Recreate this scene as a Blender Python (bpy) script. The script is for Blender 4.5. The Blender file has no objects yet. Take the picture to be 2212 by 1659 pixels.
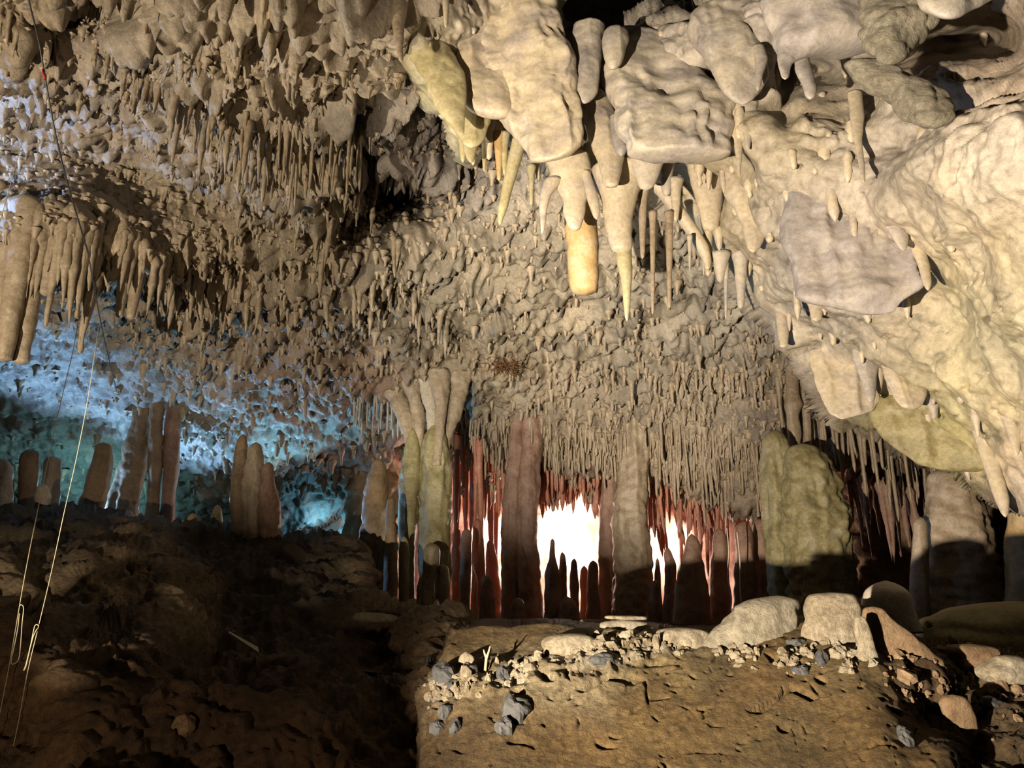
import bpy, math, random
import numpy as np
from mathutils import Vector

random.seed(7)
RNG = np.random.default_rng(11)
SC = bpy.context.scene
COL = SC.collection
W, H, F, PITCH = 2212.0, 1659.0, 1640.0, math.radians(14.0)
EYE = np.array([0.0, 0.0, 1.6])
cp, sp = math.cos(PITCH), math.sin(PITCH)

# ------------------------------------------------------------------ geometry helpers
def at(px, py, Y):
    """world point at picture position (px, py) lying Y metres ahead of the eye"""
    px, py, Y = np.broadcast_arrays(np.asarray(px, float), np.asarray(py, float), np.asarray(Y, float))
    u, v = (px - W / 2) / F, (H / 2 - py) / F
    d = np.stack([u, cp - v * sp, sp + v * cp], -1)
    return EYE + d * (Y / d[..., 1])[..., None]

def _h(i, j, k, s):
    x = (i.astype(np.uint32) * np.uint32(374761393) + j.astype(np.uint32) * np.uint32(668265263)
         + k.astype(np.uint32) * np.uint32(2147483647) + np.uint32(s * 1274126177 & 0xffffffff))
    x = (x ^ (x >> np.uint32(13))) * np.uint32(1274126177)
    x = (x ^ (x >> np.uint32(15))) * np.uint32(2246822519)
    return ((x ^ (x >> np.uint32(16))) & np.uint32(0xffffff)).astype(np.float64) / 16777215.0

def vnoise(P, s=0):
    f = np.floor(P); t = P - f; t = t * t * t * (t * (t * 6 - 15) + 10)
    i, j, k = (f[..., n].astype(np.int64) for n in range(3))
    r = 0
    for a in (0, 1):
        for b in (0, 1):
            for c in (0, 1):
                w = (t[..., 0] if a else 1 - t[..., 0]) * (t[..., 1] if b else 1 - t[..., 1]) * (t[..., 2] if c else 1 - t[..., 2])
                r = r + w * _h(i + a, j + b, k + c, s)
    return r * 2 - 1

def fbm(P, octs=4, s=0, gain=.5):
    r, a = 0, 1.0
    for o in range(octs):
        r = r + a * vnoise(P * (2.03 ** o) + 17.3 * o, s + o); a *= gain
    return r

def worley(P, s=0):
    """distance to the nearest scattered point"""
    f = np.floor(P).astype(np.int64); best = np.full(P.shape[:-1], 9.0)
    for a in (-1, 0, 1):
        for b in (-1, 0, 1):
            for c in (-1, 0, 1):
                i, j, k = f[..., 0] + a, f[..., 1] + b, f[..., 2] + c
                d = ((i + _h(i, j, k, s) - P[..., 0]) ** 2 + (j + _h(i, j, k, s + 1) - P[..., 1]) ** 2
                     + (k + _h(i, j, k, s + 2) - P[..., 2]) ** 2)
                best = np.minimum(best, d)
    return np.sqrt(best)

def bumps(P, s=0):
    return np.clip(1 - worley(P, s) ** 2 * 1.35, 0, 1)

def ridged(P, octs=3, s=0):
    r, a = 0, 1.0
    for o in range(octs):
        r = r + a * (1 - np.abs(vnoise(P * (2.1 ** o) + 9.1 * o, s + o)) * 2); a *= .5
    return r

def tps(ctrl, smooth=1e-4):
    c = np.array([(a / 1000., b / 1000.) for a, b, _ in ctrl]); z = np.array([q[2] for q in ctrl], float)
    n = len(c)
    def ker(d2): return .5 * d2 * np.log(d2 + 1e-12)
    K = ker(((c[:, None] - c[None]) ** 2).sum(-1)) + smooth * np.eye(n)
    Pm = np.hstack([np.ones((n, 1)), c])
    A = np.block([[K, Pm], [Pm.T, np.zeros((3, 3))]])
    sol = np.linalg.solve(A, np.concatenate([z, np.zeros(3)]))
    def f(x, y):
        x, y = np.asarray(x, float) / 1000., np.asarray(y, float) / 1000.
        r = sol[n] + sol[n + 1] * x + sol[n + 2] * y
        for q in range(n):
            r = r + sol[q] * ker((x - c[q, 0]) ** 2 + (y - c[q, 1]) ** 2)
        return r
    return f

def blend(ctrl, x, y, sig):
    num, den = 0, 1e-9
    for cx, cy, col in ctrl:
        w = np.exp(-((x - cx) ** 2 + (y - cy) ** 2) / (2 * sig * sig)) + 1e-7
        num = num + w[..., None] * np.array(col); den = den + w
    return num / den[..., None]

def poly_dist(poly, x, y):
    """signed distance to a polygon (positive inside) and the nearest point on it"""
    p = np.array(poly, float); ins = np.zeros(x.shape, bool)
    best = np.full(x.shape, 1e18); nx = np.zeros(x.shape); ny = np.zeros(x.shape)
    for a, b in zip(p, np.roll(p, -1, 0)):
        with np.errstate(divide='ignore', invalid='ignore'):
            ins ^= ((a[1] > y) != (b[1] > y)) & (x < (b[0] - a[0]) * (y - a[1]) / (b[1] - a[1]) + a[0])
        d = b - a; t = np.clip(((x - a[0]) * d[0] + (y - a[1]) * d[1]) / (d @ d + 1e-12), 0, 1)
        qx, qy = a[0] + t * d[0], a[1] + t * d[1]
        dd = (x - qx) ** 2 + (y - qy) ** 2; m = dd < best
        best[m] = dd[m]; nx[m] = qx[m]; ny[m] = qy[m]
    return np.where(ins, 1, -1) * np.sqrt(best), nx, ny

def new_mesh(name, V, Fc, mat, smooth=True, tint=None):
    me = bpy.data.meshes.new(name)
    V = np.asarray(V, np.float32).reshape(-1, 3); Fc = np.asarray(Fc, np.int32)
    k = Fc.shape[1]
    me.vertices.add(len(V)); me.vertices.foreach_set('co', V.ravel())
    me.loops.add(Fc.size); me.loops.foreach_set('vertex_index', Fc.ravel())
    me.polygons.add(len(Fc)); me.polygons.foreach_set('loop_start', np.arange(0, Fc.size, k, dtype=np.int32))
    me.polygons.foreach_set('loop_total', np.full(len(Fc), k, np.int32))
    me.polygons.foreach_set('use_smooth', np.full(len(Fc), smooth, bool))
    me.update(calc_edges=True); me.validate()
    if tint is not None:
        ca = me.color_attributes.new('tint', 'FLOAT_COLOR', 'POINT')
        ca.data.foreach_set('color', np.hstack([tint, np.ones((len(tint), 1))]).astype(np.float32).ravel())
    if mat: me.materials.append(mat)
    return me

LABELS = {}
def tag(o, label=None, cat=None, group=None, kind=None):
    if label: o['label'] = label
    if cat: o['category'] = cat
    if group: o['group'] = group
    if kind or label: o['kind'] = kind or 'thing'
    return o

def link(name, me, loc=(0, 0, 0), parent=None):
    o = bpy.data.objects.new(name, me); COL.objects.link(o); o.location = loc
    if parent: o.parent = parent
    return o

def put(name, V, Fc, mat, parent=None, base='bottom', smooth=True):
    """one mesh object whose origin sits at its base (or root for hanging things)"""
    V = np.asarray(V, float).reshape(-1, 3)
    zz = V[:, 2]; m = zz <= zz.min() + .02 if base == 'bottom' else zz >= zz.max() - .02
    org = np.array([V[m, 0].mean(), V[m, 1].mean(), zz.min() if base == 'bottom' else zz.max()])
    pl = np.array(parent.location) if parent else np.zeros(3)
    return link(name, new_mesh(name, V - org, Fc, mat, smooth), org - pl, parent)

def thing(name, loc, label, cat, group=None):
    o = bpy.data.objects.new(name, None); COL.objects.link(o); o.location = loc; o.empty_display_size = .1
    return tag(o, label, cat, group)

# ------------------------------------------------------------------ materials
def rock(name, cols, scale=3.0, rough=.55, bump=.35, spec=.4, tinted=False, transl=0.0, tcol=(.8, .2, .08), fine=40., aniso=None, bdist=.03, alb=.62, spk=.78):
    m = bpy.data.materials.new(name); m.use_nodes = True
    nt = m.node_tree; N = nt.nodes; L = nt.links; b = N['Principled BSDF']
    geo = N.new('ShaderNodeNewGeometry')
    src = geo.outputs['Position']
    if aniso:
        mp = N.new('ShaderNodeMapping'); mp.inputs['Scale'].default_value = aniso
        L.new(src, mp.inputs['Vector']); src2 = mp.outputs['Vector']
    else: src2 = src
    n1 = N.new('ShaderNodeTexNoise'); n1.inputs['Scale'].default_value = scale; n1.inputs['Detail'].default_value = 6; n1.inputs['Roughness'].default_value = .62
    L.new(src2, n1.inputs['Vector'])
    n2 = N.new('ShaderNodeTexNoise'); n2.inputs['Scale'].default_value = fine; n2.inputs['Detail'].default_value = 5; n2.inputs['Roughness'].default_value = .65
    L.new(src2, n2.inputs['Vector'])
    r = N.new('ShaderNodeValToRGB'); e = r.color_ramp.elements
    k = len(cols)
    while len(e) < k: e.new(.5)
    for i, c in enumerate(cols):
        e[i].position = .3 + .4 * i / max(1, k - 1); e[i].color = (*[q * alb for q in c], 1)
    L.new(n1.outputs['Fac'], r.inputs['Fac'])
    mx = N.new('ShaderNodeMix'); mx.data_type = 'RGBA'; mx.blend_type = 'MULTIPLY'; mx.inputs['Factor'].default_value = 1
    r2 = N.new('ShaderNodeValToRGB'); r2.color_ramp.elements[0].position = .3; r2.color_ramp.elements[0].color = (spk, spk * .97, spk * .93, 1)
    r2.color_ramp.elements[1].position = .62; r2.color_ramp.elements[1].color = (1.05, 1.05, 1.05, 1)
    L.new(n2.outputs['Fac'], r2.inputs['Fac'])
    L.new(r.outputs['Color'], mx.inputs['A']); L.new(r2.outputs['Color'], mx.inputs['B'])
    out = mx.outputs['Result']
    if tinted:
        at_ = N.new('ShaderNodeAttribute'); at_.attribute_name = 'tint'
        m2 = N.new('ShaderNodeMix'); m2.data_type = 'RGBA'; m2.blend_type = 'MULTIPLY'; m2.inputs['Factor'].default_value = 1
        L.new(out, m2.inputs['A']); L.new(at_.outputs['Color'], m2.inputs['B']); out = m2.outputs['Result']
    L.new(out, b.inputs['Base Color'])
    mr = N.new('ShaderNodeMapRange'); mr.inputs['To Min'].default_value = max(.12, rough - .2); mr.inputs['To Max'].default_value = min(1, rough + .2)
    L.new(n2.outputs['Fac'], mr.inputs['Value']); L.new(mr.outputs['Result'], b.inputs['Roughness'])
    b.inputs['Specular IOR Level'].default_value = spec
    n3 = N.new('ShaderNodeTexNoise'); n3.inputs['Scale'].default_value = fine * .45; n3.inputs['Detail'].default_value = 8; n3.inputs['Roughness'].default_value = .7
    L.new(src2, n3.inputs['Vector'])
    bp = N.new('ShaderNodeBump'); bp.inputs['Strength'].default_value = bump; bp.inputs['Distance'].default_value = bdist
    L.new(n3.outputs['Fac'], bp.inputs['Height']); L.new(bp.outputs['Normal'], b.inputs['Normal'])
    if transl:
        tr = N.new('ShaderNodeBsdfTranslucent'); tr.inputs['Color'].default_value = (*tcol, 1)
        ms = N.new('ShaderNodeMixShader'); ms.inputs['Fac'].default_value = transl
        L.new(b.outputs['BSDF'], ms.inputs[1]); L.new(tr.outputs['BSDF'], ms.inputs[2])
        L.new(ms.outputs['Shader'], N['Material Output'].inputs['Surface'])
    return m

def plain(name, c, rough=.6, metal=0.):
    m = bpy.data.materials.new(name); m.use_nodes = True; b = m.node_tree.nodes['Principled BSDF']
    n = m.node_tree.nodes.new('ShaderNodeTexNoise'); n.inputs['Scale'].default_value = 60
    r = m.node_tree.nodes.new('ShaderNodeValToRGB')
    r.color_ramp.elements[0].color = (*[q * .75 for q in c], 1); r.color_ramp.elements[1].color = (*[min(1, q * 1.2) for q in c], 1)
    m.node_tree.links.new(n.outputs['Fac'], r.inputs['Fac']); m.node_tree.links.new(r.outputs['Color'], b.inputs['Base Color'])
    b.inputs['Roughness'].default_value = rough; b.inputs['Metallic'].default_value = metal
    return m

G1 = [(.78, .76, .74), (1., 1., 1.), (1.12, 1.08, 1.02)]
M = {
    'ceiling': rock('ceiling_rock', G1, 2.2, .40, .7, .5, True, fine=34, spk=.66),
    'flow': rock('flowstone_rock', G1, 3.0, .38, .55, .5, True, fine=26, spk=.66),
    'bank': rock('bank_soil', G1, 4.0, .75, 1.0, .25, True, fine=42, spk=.42),
    'ground': rock('ground_soil', G1, 3.0, .7, 1.0, .3, True, fine=34, spk=.4),
    'cream': rock('cream_calcite', [(.46, .40, .35), (.66, .56, .42), (.74, .62, .42), (.70, .62, .50)], 3.2, .40, .28, .45),
    'pale': rock('pale_calcite', [(.42, .38, .35), (.56, .50, .43), (.68, .60, .46), (.60, .54, .46)], 3.2, .42, .32, .4),
    'grey': rock('grey_calcite', [(.36, .33, .31), (.47, .42, .38), (.60, .53, .42)], 3, .5, .35, .4),
    'yellow': rock('yellow_calcite', [(.40, .34, .17), (.58, .50, .27), (.62, .55, .36)], 6, .38, .3, .45),
    'orange': rock('orange_calcite', [(.50, .32, .13), (.66, .45, .20), (.70, .55, .34)], 7, .42, .3, .4),
    'tan': rock('tan_calcite', [(.33, .25, .16), (.47, .37, .25), (.55, .44, .31)], 5, .42, .35, .5),
    'green': rock('mossy_calcite', [(.25, .21, .10), (.42, .36, .17), (.52, .46, .30)], 5, .42, .4, .45),
    'brown': rock('brown_calcite', [(.22, .14, .08), (.36, .25, .15), (.45, .30, .17)], 5, .5, .4, .4),
    'red': rock('backlit_red_calcite', [(.30, .13, .08), (.44, .20, .13), (.54, .30, .21)], 5, .45, .3, .4, alb=1, transl=.16, tcol=(.75, .26, .16)),  # red base colour stands in for light glowing through the calcite
    'redcol': rock('reddish_column_rock', [(.26, .15, .10), (.40, .24, .17), (.48, .32, .23)], 5, .5, .4, .4),
    'backwall': rock('back_wall_rock', [(.60, .30, .22), (.76, .44, .35), (.80, .55, .46)], 3, .6, .4, .3, alb=.9),
    'stone': rock('grey_stone', [(.10, .10, .10), (.17, .17, .165), (.24, .23, .22)], 9, .6, .5, .4, alb=.3),
    'lime': rock('pale_limestone', [(.40, .32, .20), (.60, .50, .34), (.70, .62, .46)], 7, .6, 1.0, .3, alb=.5, spk=.5),
    'limegrey': rock('grey_limestone', [(.36, .31, .22), (.52, .46, .33), (.62, .56, .42)], 8, .6, 1.0, .3, alb=.5, spk=.55),
    'brownrock': rock('brown_rock', [(.18, .11, .06), (.30, .20, .11), (.42, .30, .18)], 7, .7, .8, .25),
    'string': plain('pale_nylon', (.27, .23, .15), .7), 'cable': plain('black_cable', (.02, .02, .022), .5),
    'tagred': plain('red_tape', (.28, .03, .03), .6), 'straw': plain('rusty_straw', (.13, .065, .022), .9),
    'root': plain('pale_root', (.55, .45, .36), .7), 'twig': plain('dry_twig', (.40, .30, .17), .8),
    'scrap': plain('clear_plastic', (.55, .53, .45), .25),
}

# ------------------------------------------------------------------ sheets (the rock shell)
def sheet(name, box, step, depth, mat, disp, tint, mask=None, roll=(24, .4), kind='structure'):
    x0, x1, y0, y1 = box
    X, Yp = np.meshgrid(np.arange(x0, x1 + .1, step), np.arange(y0, y1 + .1, step))
    keep = None
    if mask is not None:
        sd, nx, ny = poly_dist(mask, X, Yp)
        out = sd < 0; near = out & (sd > -step * 2.2)
        X0, Y0 = X.copy(), Yp.copy()
        X = np.where(near, nx, X); Yp = np.where(near, ny, Yp)
        inside = sd >= 0
        q = inside[:-1, :-1].astype(int) + inside[1:, :-1] + inside[:-1, 1:] + inside[1:, 1:]
        keep = q > 0
        ed = np.clip(np.where(near | out, 0, sd) / roll[0], 0, 1)
    D = depth(X, Yp)
    if mask is not None:
        D = D + roll[1] * (1 - np.sqrt(np.clip(1 - (1 - ed) ** 2, 0, 1)))
    P = at(X, Yp, D)
    tx = np.gradient(P, axis=1); ty = np.gradient(P, axis=0)
    n = np.cross(tx, ty); n /= np.linalg.norm(n, axis=-1, keepdims=True) + 1e-12
    tow = EYE - P
    n *= np.where((n * tow).sum(-1, keepdims=True) < 0, -1, 1)
    P = disp(P, n, X, Yp)
    T = tint(P, X, Yp)
    h, w = X.shape
    idx = np.arange(h * w).reshape(h, w)
    Fq = np.stack([idx[:-1, :-1], idx[1:, :-1], idx[1:, 1:], idx[:-1, 1:]], -1)
    Fq = Fq[keep] if keep is not None else Fq.reshape(-1, 4)
    used = np.zeros(h * w, bool); used[Fq.ravel()] = True
    remap = np.cumsum(used) - 1
    me = new_mesh(name, P.reshape(-1, 3)[used], remap[Fq], mat, True, T.reshape(-1, 3)[used])
    o = link(name, me)
    if kind: o['kind'] = kind
    def look(px, py):
        i = int(np.clip(round((py - y0) / step), 0, h - 1)); j = int(np.clip(round((px - x0) / step), 0, w - 1))
        return P[i, j]
    return o, look

CE = []
def column_of(x, *yz):
    for y, z in yz: CE.append((x, y, z))
for x in (-90, 40):
    column_of(x, (-100, 3.9), (0, 4.2), (90, 4.4), (130, 4.8), (200, 5.4), (300, 6.0), (390, 5.9), (440, 5.6), (550, 5.8), (640, 6.8), (700, 8.0), (780, 8.8), (850, 9.5), (950, 10.5), (1050, 11.5), (1190, 12.2))
column_of(180, (-100, 3.8), (0, 4.2), (80, 4.4), (150, 5.0), (250, 5.7), (330, 6.2), (430, 5.9), (520, 5.9), (590, 6.4), (650, 7.5))
column_of(300, (-100, 3.8), (0, 4.2), (70, 4.35), (130, 4.95), (200, 5.3), (290, 6.0), (340, 6.35), (420, 6.4), (500, 6.2), (570, 6.35), (640, 7.5), (720, 8.4), (800, 9.2), (870, 9.8), (950, 10.6), (1000, 11.2), (1190, 12.4))
column_of(430, (-100, 3.75), (0, 4.1), (100, 4.5), (165, 4.65), (215, 5.2), (300, 5.7), (370, 6.3), (470, 6.5), (560, 6.7), (640, 7.3), (720, 8.2))
column_of(550, (-100, 3.7), (0, 4.1), (120, 4.6), (200, 4.8), (245, 5.35), (330, 5.7), (400, 6.2), (480, 6.6), (560, 6.9), (640, 7.3), (720, 8.1), (800, 8.8), (880, 9.6), (960, 10.6), (1020, 11.4), (1190, 12.6))
column_of(750, (-100, 3.7), (0, 4.1), (150, 4.6), (215, 4.8), (265, 5.4), (330, 5.7), (400, 6.0), (450, 6.9), (540, 6.7), (620, 7.2), (700, 8.0), (760, 8.6), (830, 9.2), (900, 10.2), (960, 11.2), (1040, 12.2), (1190, 12.8))
column_of(860, (-100, 3.8), (0, 4.3), (150, 4.9), (250, 5.4), (320, 5.9), (358, 6.1), (400, 8.6), (440, 7.8), (500, 7.0), (600, 7.5), (700, 8.2), (780, 8.9), (840, 9.3), (900, 10.2))
column_of(930, (200, 5.6), (300, 6.1), (375, 6.4), (410, 7.2), (470, 7.1))
column_of(1000, (0, 5.4), (250, 6.2), (350, 6.5), (420, 6.8), (500, 7.1), (600, 7.6), (680, 8.3), (760, 9.0), (830, 9.5), (880, 9.9), (940, 10.2))
column_of(1200, (0, 6.0), (250, 6.5), (450, 7.0), (550, 7.4), (650, 8.0), (720, 8.7), (780, 9.2), (850, 9.6), (920, 9.9), (980, 10.1), (1100, 10.6))
column_of(1300, (-80, 8.5), (40, 8.0))
column_of(1400, (200, 6.6), (450, 7.0), (550, 7.4), (650, 8.0), (720, 8.6), (780, 9.0), (850, 9.4), (920, 9.7), (1000, 9.9), (1100, 10.3))
column_of(1600, (0, 6.2), (500, 7.3), (600, 7.8), (680, 8.4), (760, 8.9), (850, 9.2), (950, 9.4), (1050, 9.6), (1160, 9.9))
column_of(1800, (0, 6.2), (600, 7.5), (800, 8.6), (880, 8.7), (950, 9.0), (1050, 9.5), (1160, 10))
column_of(2000, (0, 6.2), (600, 7.3), (900, 8.0), (1000, 8.6), (1100, 9.4))
column_of(2310, (0, 6.2), (600, 7.0), (900, 7.6), (1000, 8.2), (1100, 9.0))
_ct = tps(CE, 2e-5)
def ceil_depth(x, y): return _ct(x, y) + 1.5 * np.exp(-((x - 838) / 80) ** 2 - ((y - 408 - .12 * (x - 838)) / 38) ** 2) + _pits2(x, y)
def _pits2(x, y): return sum(a * np.exp(-((x - cx) / rx) ** 2 - ((y - cy) / ry) ** 2) for cx, cy, rx, ry, a in [(165, 35, 70, 34, .9), (800, 310, 60, 26, .5), (690, 300, 60, 30, .5), (480, 240, 70, 22, .35), (270, 600, 50, 30, .8), (900, 690, 20, 30, .3), (560, 560, 90, 30, .35), (740, 500, 70, 40, .4), (1440, 560, 50, 30, .2)])

# how knobbly the roof is, zone by zone
KN = [(100, 50, 1.0), (500, 60, 1.5), (750, 100, 1.5), (900, 250, 1.1), (200, 250, .8), (300, 380, .6), (100, 500, 1.2), (500, 420, 1.0), (700, 520, 1.3),
      (450, 620, 1.3), (250, 800, .55), (100, 850, .35), (250, 880, .35), (600, 820, .8), (700, 950, .5), (900, 650, .9), (1100, 560, .8), (1200, 720, .7), (1500, 720, .7), (1100, 850, .9),
      (1450, 850, 1.0), (1250, 950, 1.1), (1550, 1000, 1.1), (1800, 900, .9), (650, 1060, .5)]
def ceil_disp(P, n, X, Yp):
    k = blend([(a, b, (c, c, c)) for a, b, c in KN], X, Yp, 130)[..., 0]
    Q = P * np.array([1, 1, .55])
    big = fbm(P * np.array([.9, .9, .9]), 3, 3) * .10
    wp = P + .12 * np.stack([vnoise(P * 3 + 5, 40), vnoise(P * 3 + 9, 41), vnoise(P * 3 + 13, 42)], -1)
    Qw = wp * np.array([1, 1, .5])
    b1 = bumps(Qw * 4.2, 21); b2 = bumps(Qw * 9.0, 31); b3 = bumps(wp * np.array([11., 15., 17.]), 51); b4 = bumps(wp * np.array([22., 28., 30.]), 53)
    pop = np.exp(-((X - 640) / 260) ** 2 - ((Yp - 70) / 110) ** 2)
    st = ridged(wp * np.array([1.2, 3.2, 5.0]), 3, 77)          # bedding / scallop lines
    d = big + k * (.065 * b1 + .085 * b2 * (.5 + .7 * b1) + .036 * b3 + .018 * b4) + .035 * st + pop * (.07 * bumps(wp * np.array([10., 13., 13.]), 57) - .03 * b1)
    hz = np.clip((vnoise(wp * np.array([2.6, 4.2, 4.2]), 91) + .35 * vnoise(wp * 9, 92) - .22) / .4, 0, 1); hz = hz * hz * (3 - 2 * hz)
    d = d - .20 * np.clip(k - .45, 0, 1.2) * hz * np.clip((1100 - Yp) / 300, .2, 1)
    P = P + n * (d * .75)[..., None]
    P[..., 2] -= k * (1 - hz) * (.06 * b1 ** 2 + .085 * b2 ** 2 + .035 * b3 ** 2)
    return P
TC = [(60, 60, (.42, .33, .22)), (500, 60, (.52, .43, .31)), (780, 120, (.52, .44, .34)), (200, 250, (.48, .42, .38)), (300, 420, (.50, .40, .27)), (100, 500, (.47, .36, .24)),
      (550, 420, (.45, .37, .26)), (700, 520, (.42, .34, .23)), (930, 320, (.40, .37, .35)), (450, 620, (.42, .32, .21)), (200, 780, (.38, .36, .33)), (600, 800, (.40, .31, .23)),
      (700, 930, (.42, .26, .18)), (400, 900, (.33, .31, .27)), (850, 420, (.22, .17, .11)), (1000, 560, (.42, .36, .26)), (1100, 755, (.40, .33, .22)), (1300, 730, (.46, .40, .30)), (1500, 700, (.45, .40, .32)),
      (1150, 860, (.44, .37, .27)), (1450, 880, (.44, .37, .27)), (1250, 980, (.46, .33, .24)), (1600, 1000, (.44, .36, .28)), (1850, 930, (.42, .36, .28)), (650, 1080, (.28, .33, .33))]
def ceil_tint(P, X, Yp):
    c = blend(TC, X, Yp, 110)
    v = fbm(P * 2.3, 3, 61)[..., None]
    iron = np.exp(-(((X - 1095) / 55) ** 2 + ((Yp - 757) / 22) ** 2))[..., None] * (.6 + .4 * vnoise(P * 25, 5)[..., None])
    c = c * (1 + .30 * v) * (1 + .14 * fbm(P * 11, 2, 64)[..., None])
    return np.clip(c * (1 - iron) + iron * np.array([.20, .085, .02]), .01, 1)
CEIL_MASK = [(-100, 1185), (600, 1185), (780, 1085), (865, 960), (880, 900), (960, 900), (985, 850), (1010, 885), (1040, 925), (1100, 950), (1165, 990), (1230, 1005), (1300, 1005), (1380, 1015),
             (1430, 1015), (1480, 1035), (1550, 1065), (1640, 1110), (1700, 1120), (1780, 1010), (1860, 950), (1930, 960), (2000, 985), (2100, 1020), (2310, 1080), (2310, -100), (-100, -100)]
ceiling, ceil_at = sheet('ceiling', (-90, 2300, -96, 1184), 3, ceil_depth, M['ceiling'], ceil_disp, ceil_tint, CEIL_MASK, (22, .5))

RE = [(840, -80, 4.1), (900, 60, 4.3), (930, 200, 4.7), (1000, 300, 5.0), (1000, 0, 4.4), (1100, 200, 4.9), (1200, 340, 4.9), (1230, -60, 4.6), (1300, 200, 4.8), (1290, 390, 5.0),
      (1400, 400, 4.9), (1400, 250, 4.7), (1440, 100, 4.4), (1500, 480, 5.0), (1550, 350, 4.6), (1600, 600, 5.2), (1680, 740, 5.3), (1650, 480, 4.6), (1620, 180, 4.3), (1640, 20, 4.1),
      (1700, 300, 4.0), (1760, 150, 4.1), (1800, 60, 4.1), (1750, 560, 4.5), (1760, 680, 4.9), (1760, 800, 5.3), (1810, 900, 5.4), (1900, 120, 3.9), (1900, 300, 3.7), (1900, 500, 4.0), (1900, 700, 4.6), (1900, 880, 5.1),
      (2050, 80, 3.7), (2050, 220, 3.4), (2050, 350, 3.3), (2050, 500, 3.6), (2050, 700, 4.1), (2050, 900, 4.6), (2060, 1010, 5.0), (2200, 0, 3.2), (2200, 100, 3.2), (2200, 200, 3.1), (2200, 330, 2.95), (2200, 500, 3.2),
      (2200, 700, 3.6), (2200, 900, 4.1), (2180, 1090, 4.6), (2310, 300, 2.8), (2310, 700, 3.3), (2310, 1130, 4.3), (2310, -80, 2.9), (1300, 40, 4.9), (1480, -60, 4.6), (1480, 40, 4.4)]
_rt = tps(RE, 2e-5)
PITS = [(1455, 400, 95, 60, .75), (1510, 470, 50, 50, .55), (1765, 155, 75, 52, .75), (1690, 150, 24, 70, .4), (1690, 230, 28, 50, .25), (2040, 105, 80, 50, .7), (2150, 85, 70, 60, .9), (1930, 140, 60, 34, .5), (1508, 180, 40, 28, .35), (1812, 470, 24, 20, .22), (1300, 330, 30, 60, .3), (1240, 300, 22, 60, .25), (1148, 105, 26, 36, .2)]
def _pit(x, y):
    d = 0
    for cx, cy, rx, ry, a in PITS:
        d = d + a * np.exp(-((x - cx) / rx) ** 2 - ((y - cy) / ry) ** 2)
    return d
def _rd(x, y): return _rt(x, y) + _pit(x, y)
def flow_disp(P, n, X, Yp):
    # flow lines run down to the right: stretch the noise along the flow
    a = math.radians(-38)
    u = P[..., 0] * math.cos(a) + P[..., 2] * math.sin(a); v = -P[..., 0] * math.sin(a) + P[..., 2] * math.cos(a)
    Qf = np.stack([u * .55, P[..., 1] * .9, v * 1.5], -1)
    wv = fbm(Qf * 2.2, 4, 5) * .10
    rg = ridged(Qf * 1.7 + .2 * fbm(P * 2, 2, 8)[..., None], 2, 15) * .06
    b1 = bumps(Qf * np.array([1., 1., .8]) * 4.2, 25) * .045
    b2 = bumps(P * 11.0, 35) * .011
    crag = np.exp(-(((X - 2120) / 150) ** 2 + ((Yp - 330) / 110) ** 2)) * ridged(P * 6, 4, 91) * .03
    fine = fbm(P * 9, 4, 95) * .011 - .022 * np.clip((ridged(P * np.array([3.5, 3.5, 5]) + .3 * fbm(P * 4, 2, 36)[..., None], 3, 33) - 1.2) * 3.2, 0, 1)
    calm = 1 / (1 + 5 * _pit(X, Yp))
    return P + n * ((wv + rg + b1 + b2 + crag + fine) * calm)[..., None]
TR = [(900, 80, (.56, .50, .32)), (950, 220, (.66, .60, .36)), (1000, 20, (.62, .54, .42)), (1100, 200, (.70, .58, .42)), (1300, 150, (.58, .52, .43)), (1300, 330, (.66, .57, .38)), (1450, 200, (.58, .52, .44)), (1480, 420, (.66, .56, .36)),
      (1600, 100, (.56, .50, .42)), (1600, 550, (.70, .60, .42)), (1680, 720, (.64, .56, .44)), (1720, 330, (.66, .56, .38)), (1800, 480, (.50, .45, .38)), (1780, 250, (.62, .53, .38)), (1880, 330, (.56, .50, .42)), (1850, 600, (.46, .42, .39)), (1800, 680, (.56, .50, .36)),
      (1830, 800, (.68, .58, .42)), (1950, 700, (.66, .55, .38)), (1960, 450, (.68, .57, .42)), (2050, 150, (.50, .42, .32)), (2150, 180, (.58, .46, .34)), (2150, 330, (.74, .66, .54)), (2060, 420, (.55, .48, .34)), (2150, 500, (.66, .55, .36)), (2120, 650, (.62, .55, .32)),
      (2000, 850, (.54, .48, .32)), (1950, 950, (.50, .46, .16)), (2050, 980, (.48, .44, .18)), (2150, 850, (.66, .56, .34)), (2180, 1000, (.66, .54, .40)), (1750, 60, (.5, .46, .42)), (2190, 720, (.60, .54, .32))]
def flow_tint(P, X, Yp):
    c = blend(TR, X, Yp, 75)
    v = fbm(P * 3.1, 3, 71)[..., None]
    ln = np.clip((ridged(P * np.array([3.5, 3.5, 5]) + .3 * fbm(P * 4, 2, 36)[..., None], 3, 33) - 1.2) * 3.2, 0, 1)[..., None]
    pat = np.clip(fbm(P * 2.1 + 4, 3, 73) * 1.6 + .1, 0, 1)[..., None]
    c = c * (1 - .28 * pat) + .28 * pat * np.array([.44, .40, .36])
    return np.clip(c * (1 + .20 * v) * (1 - .5 * ln), .01, 1)
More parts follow.
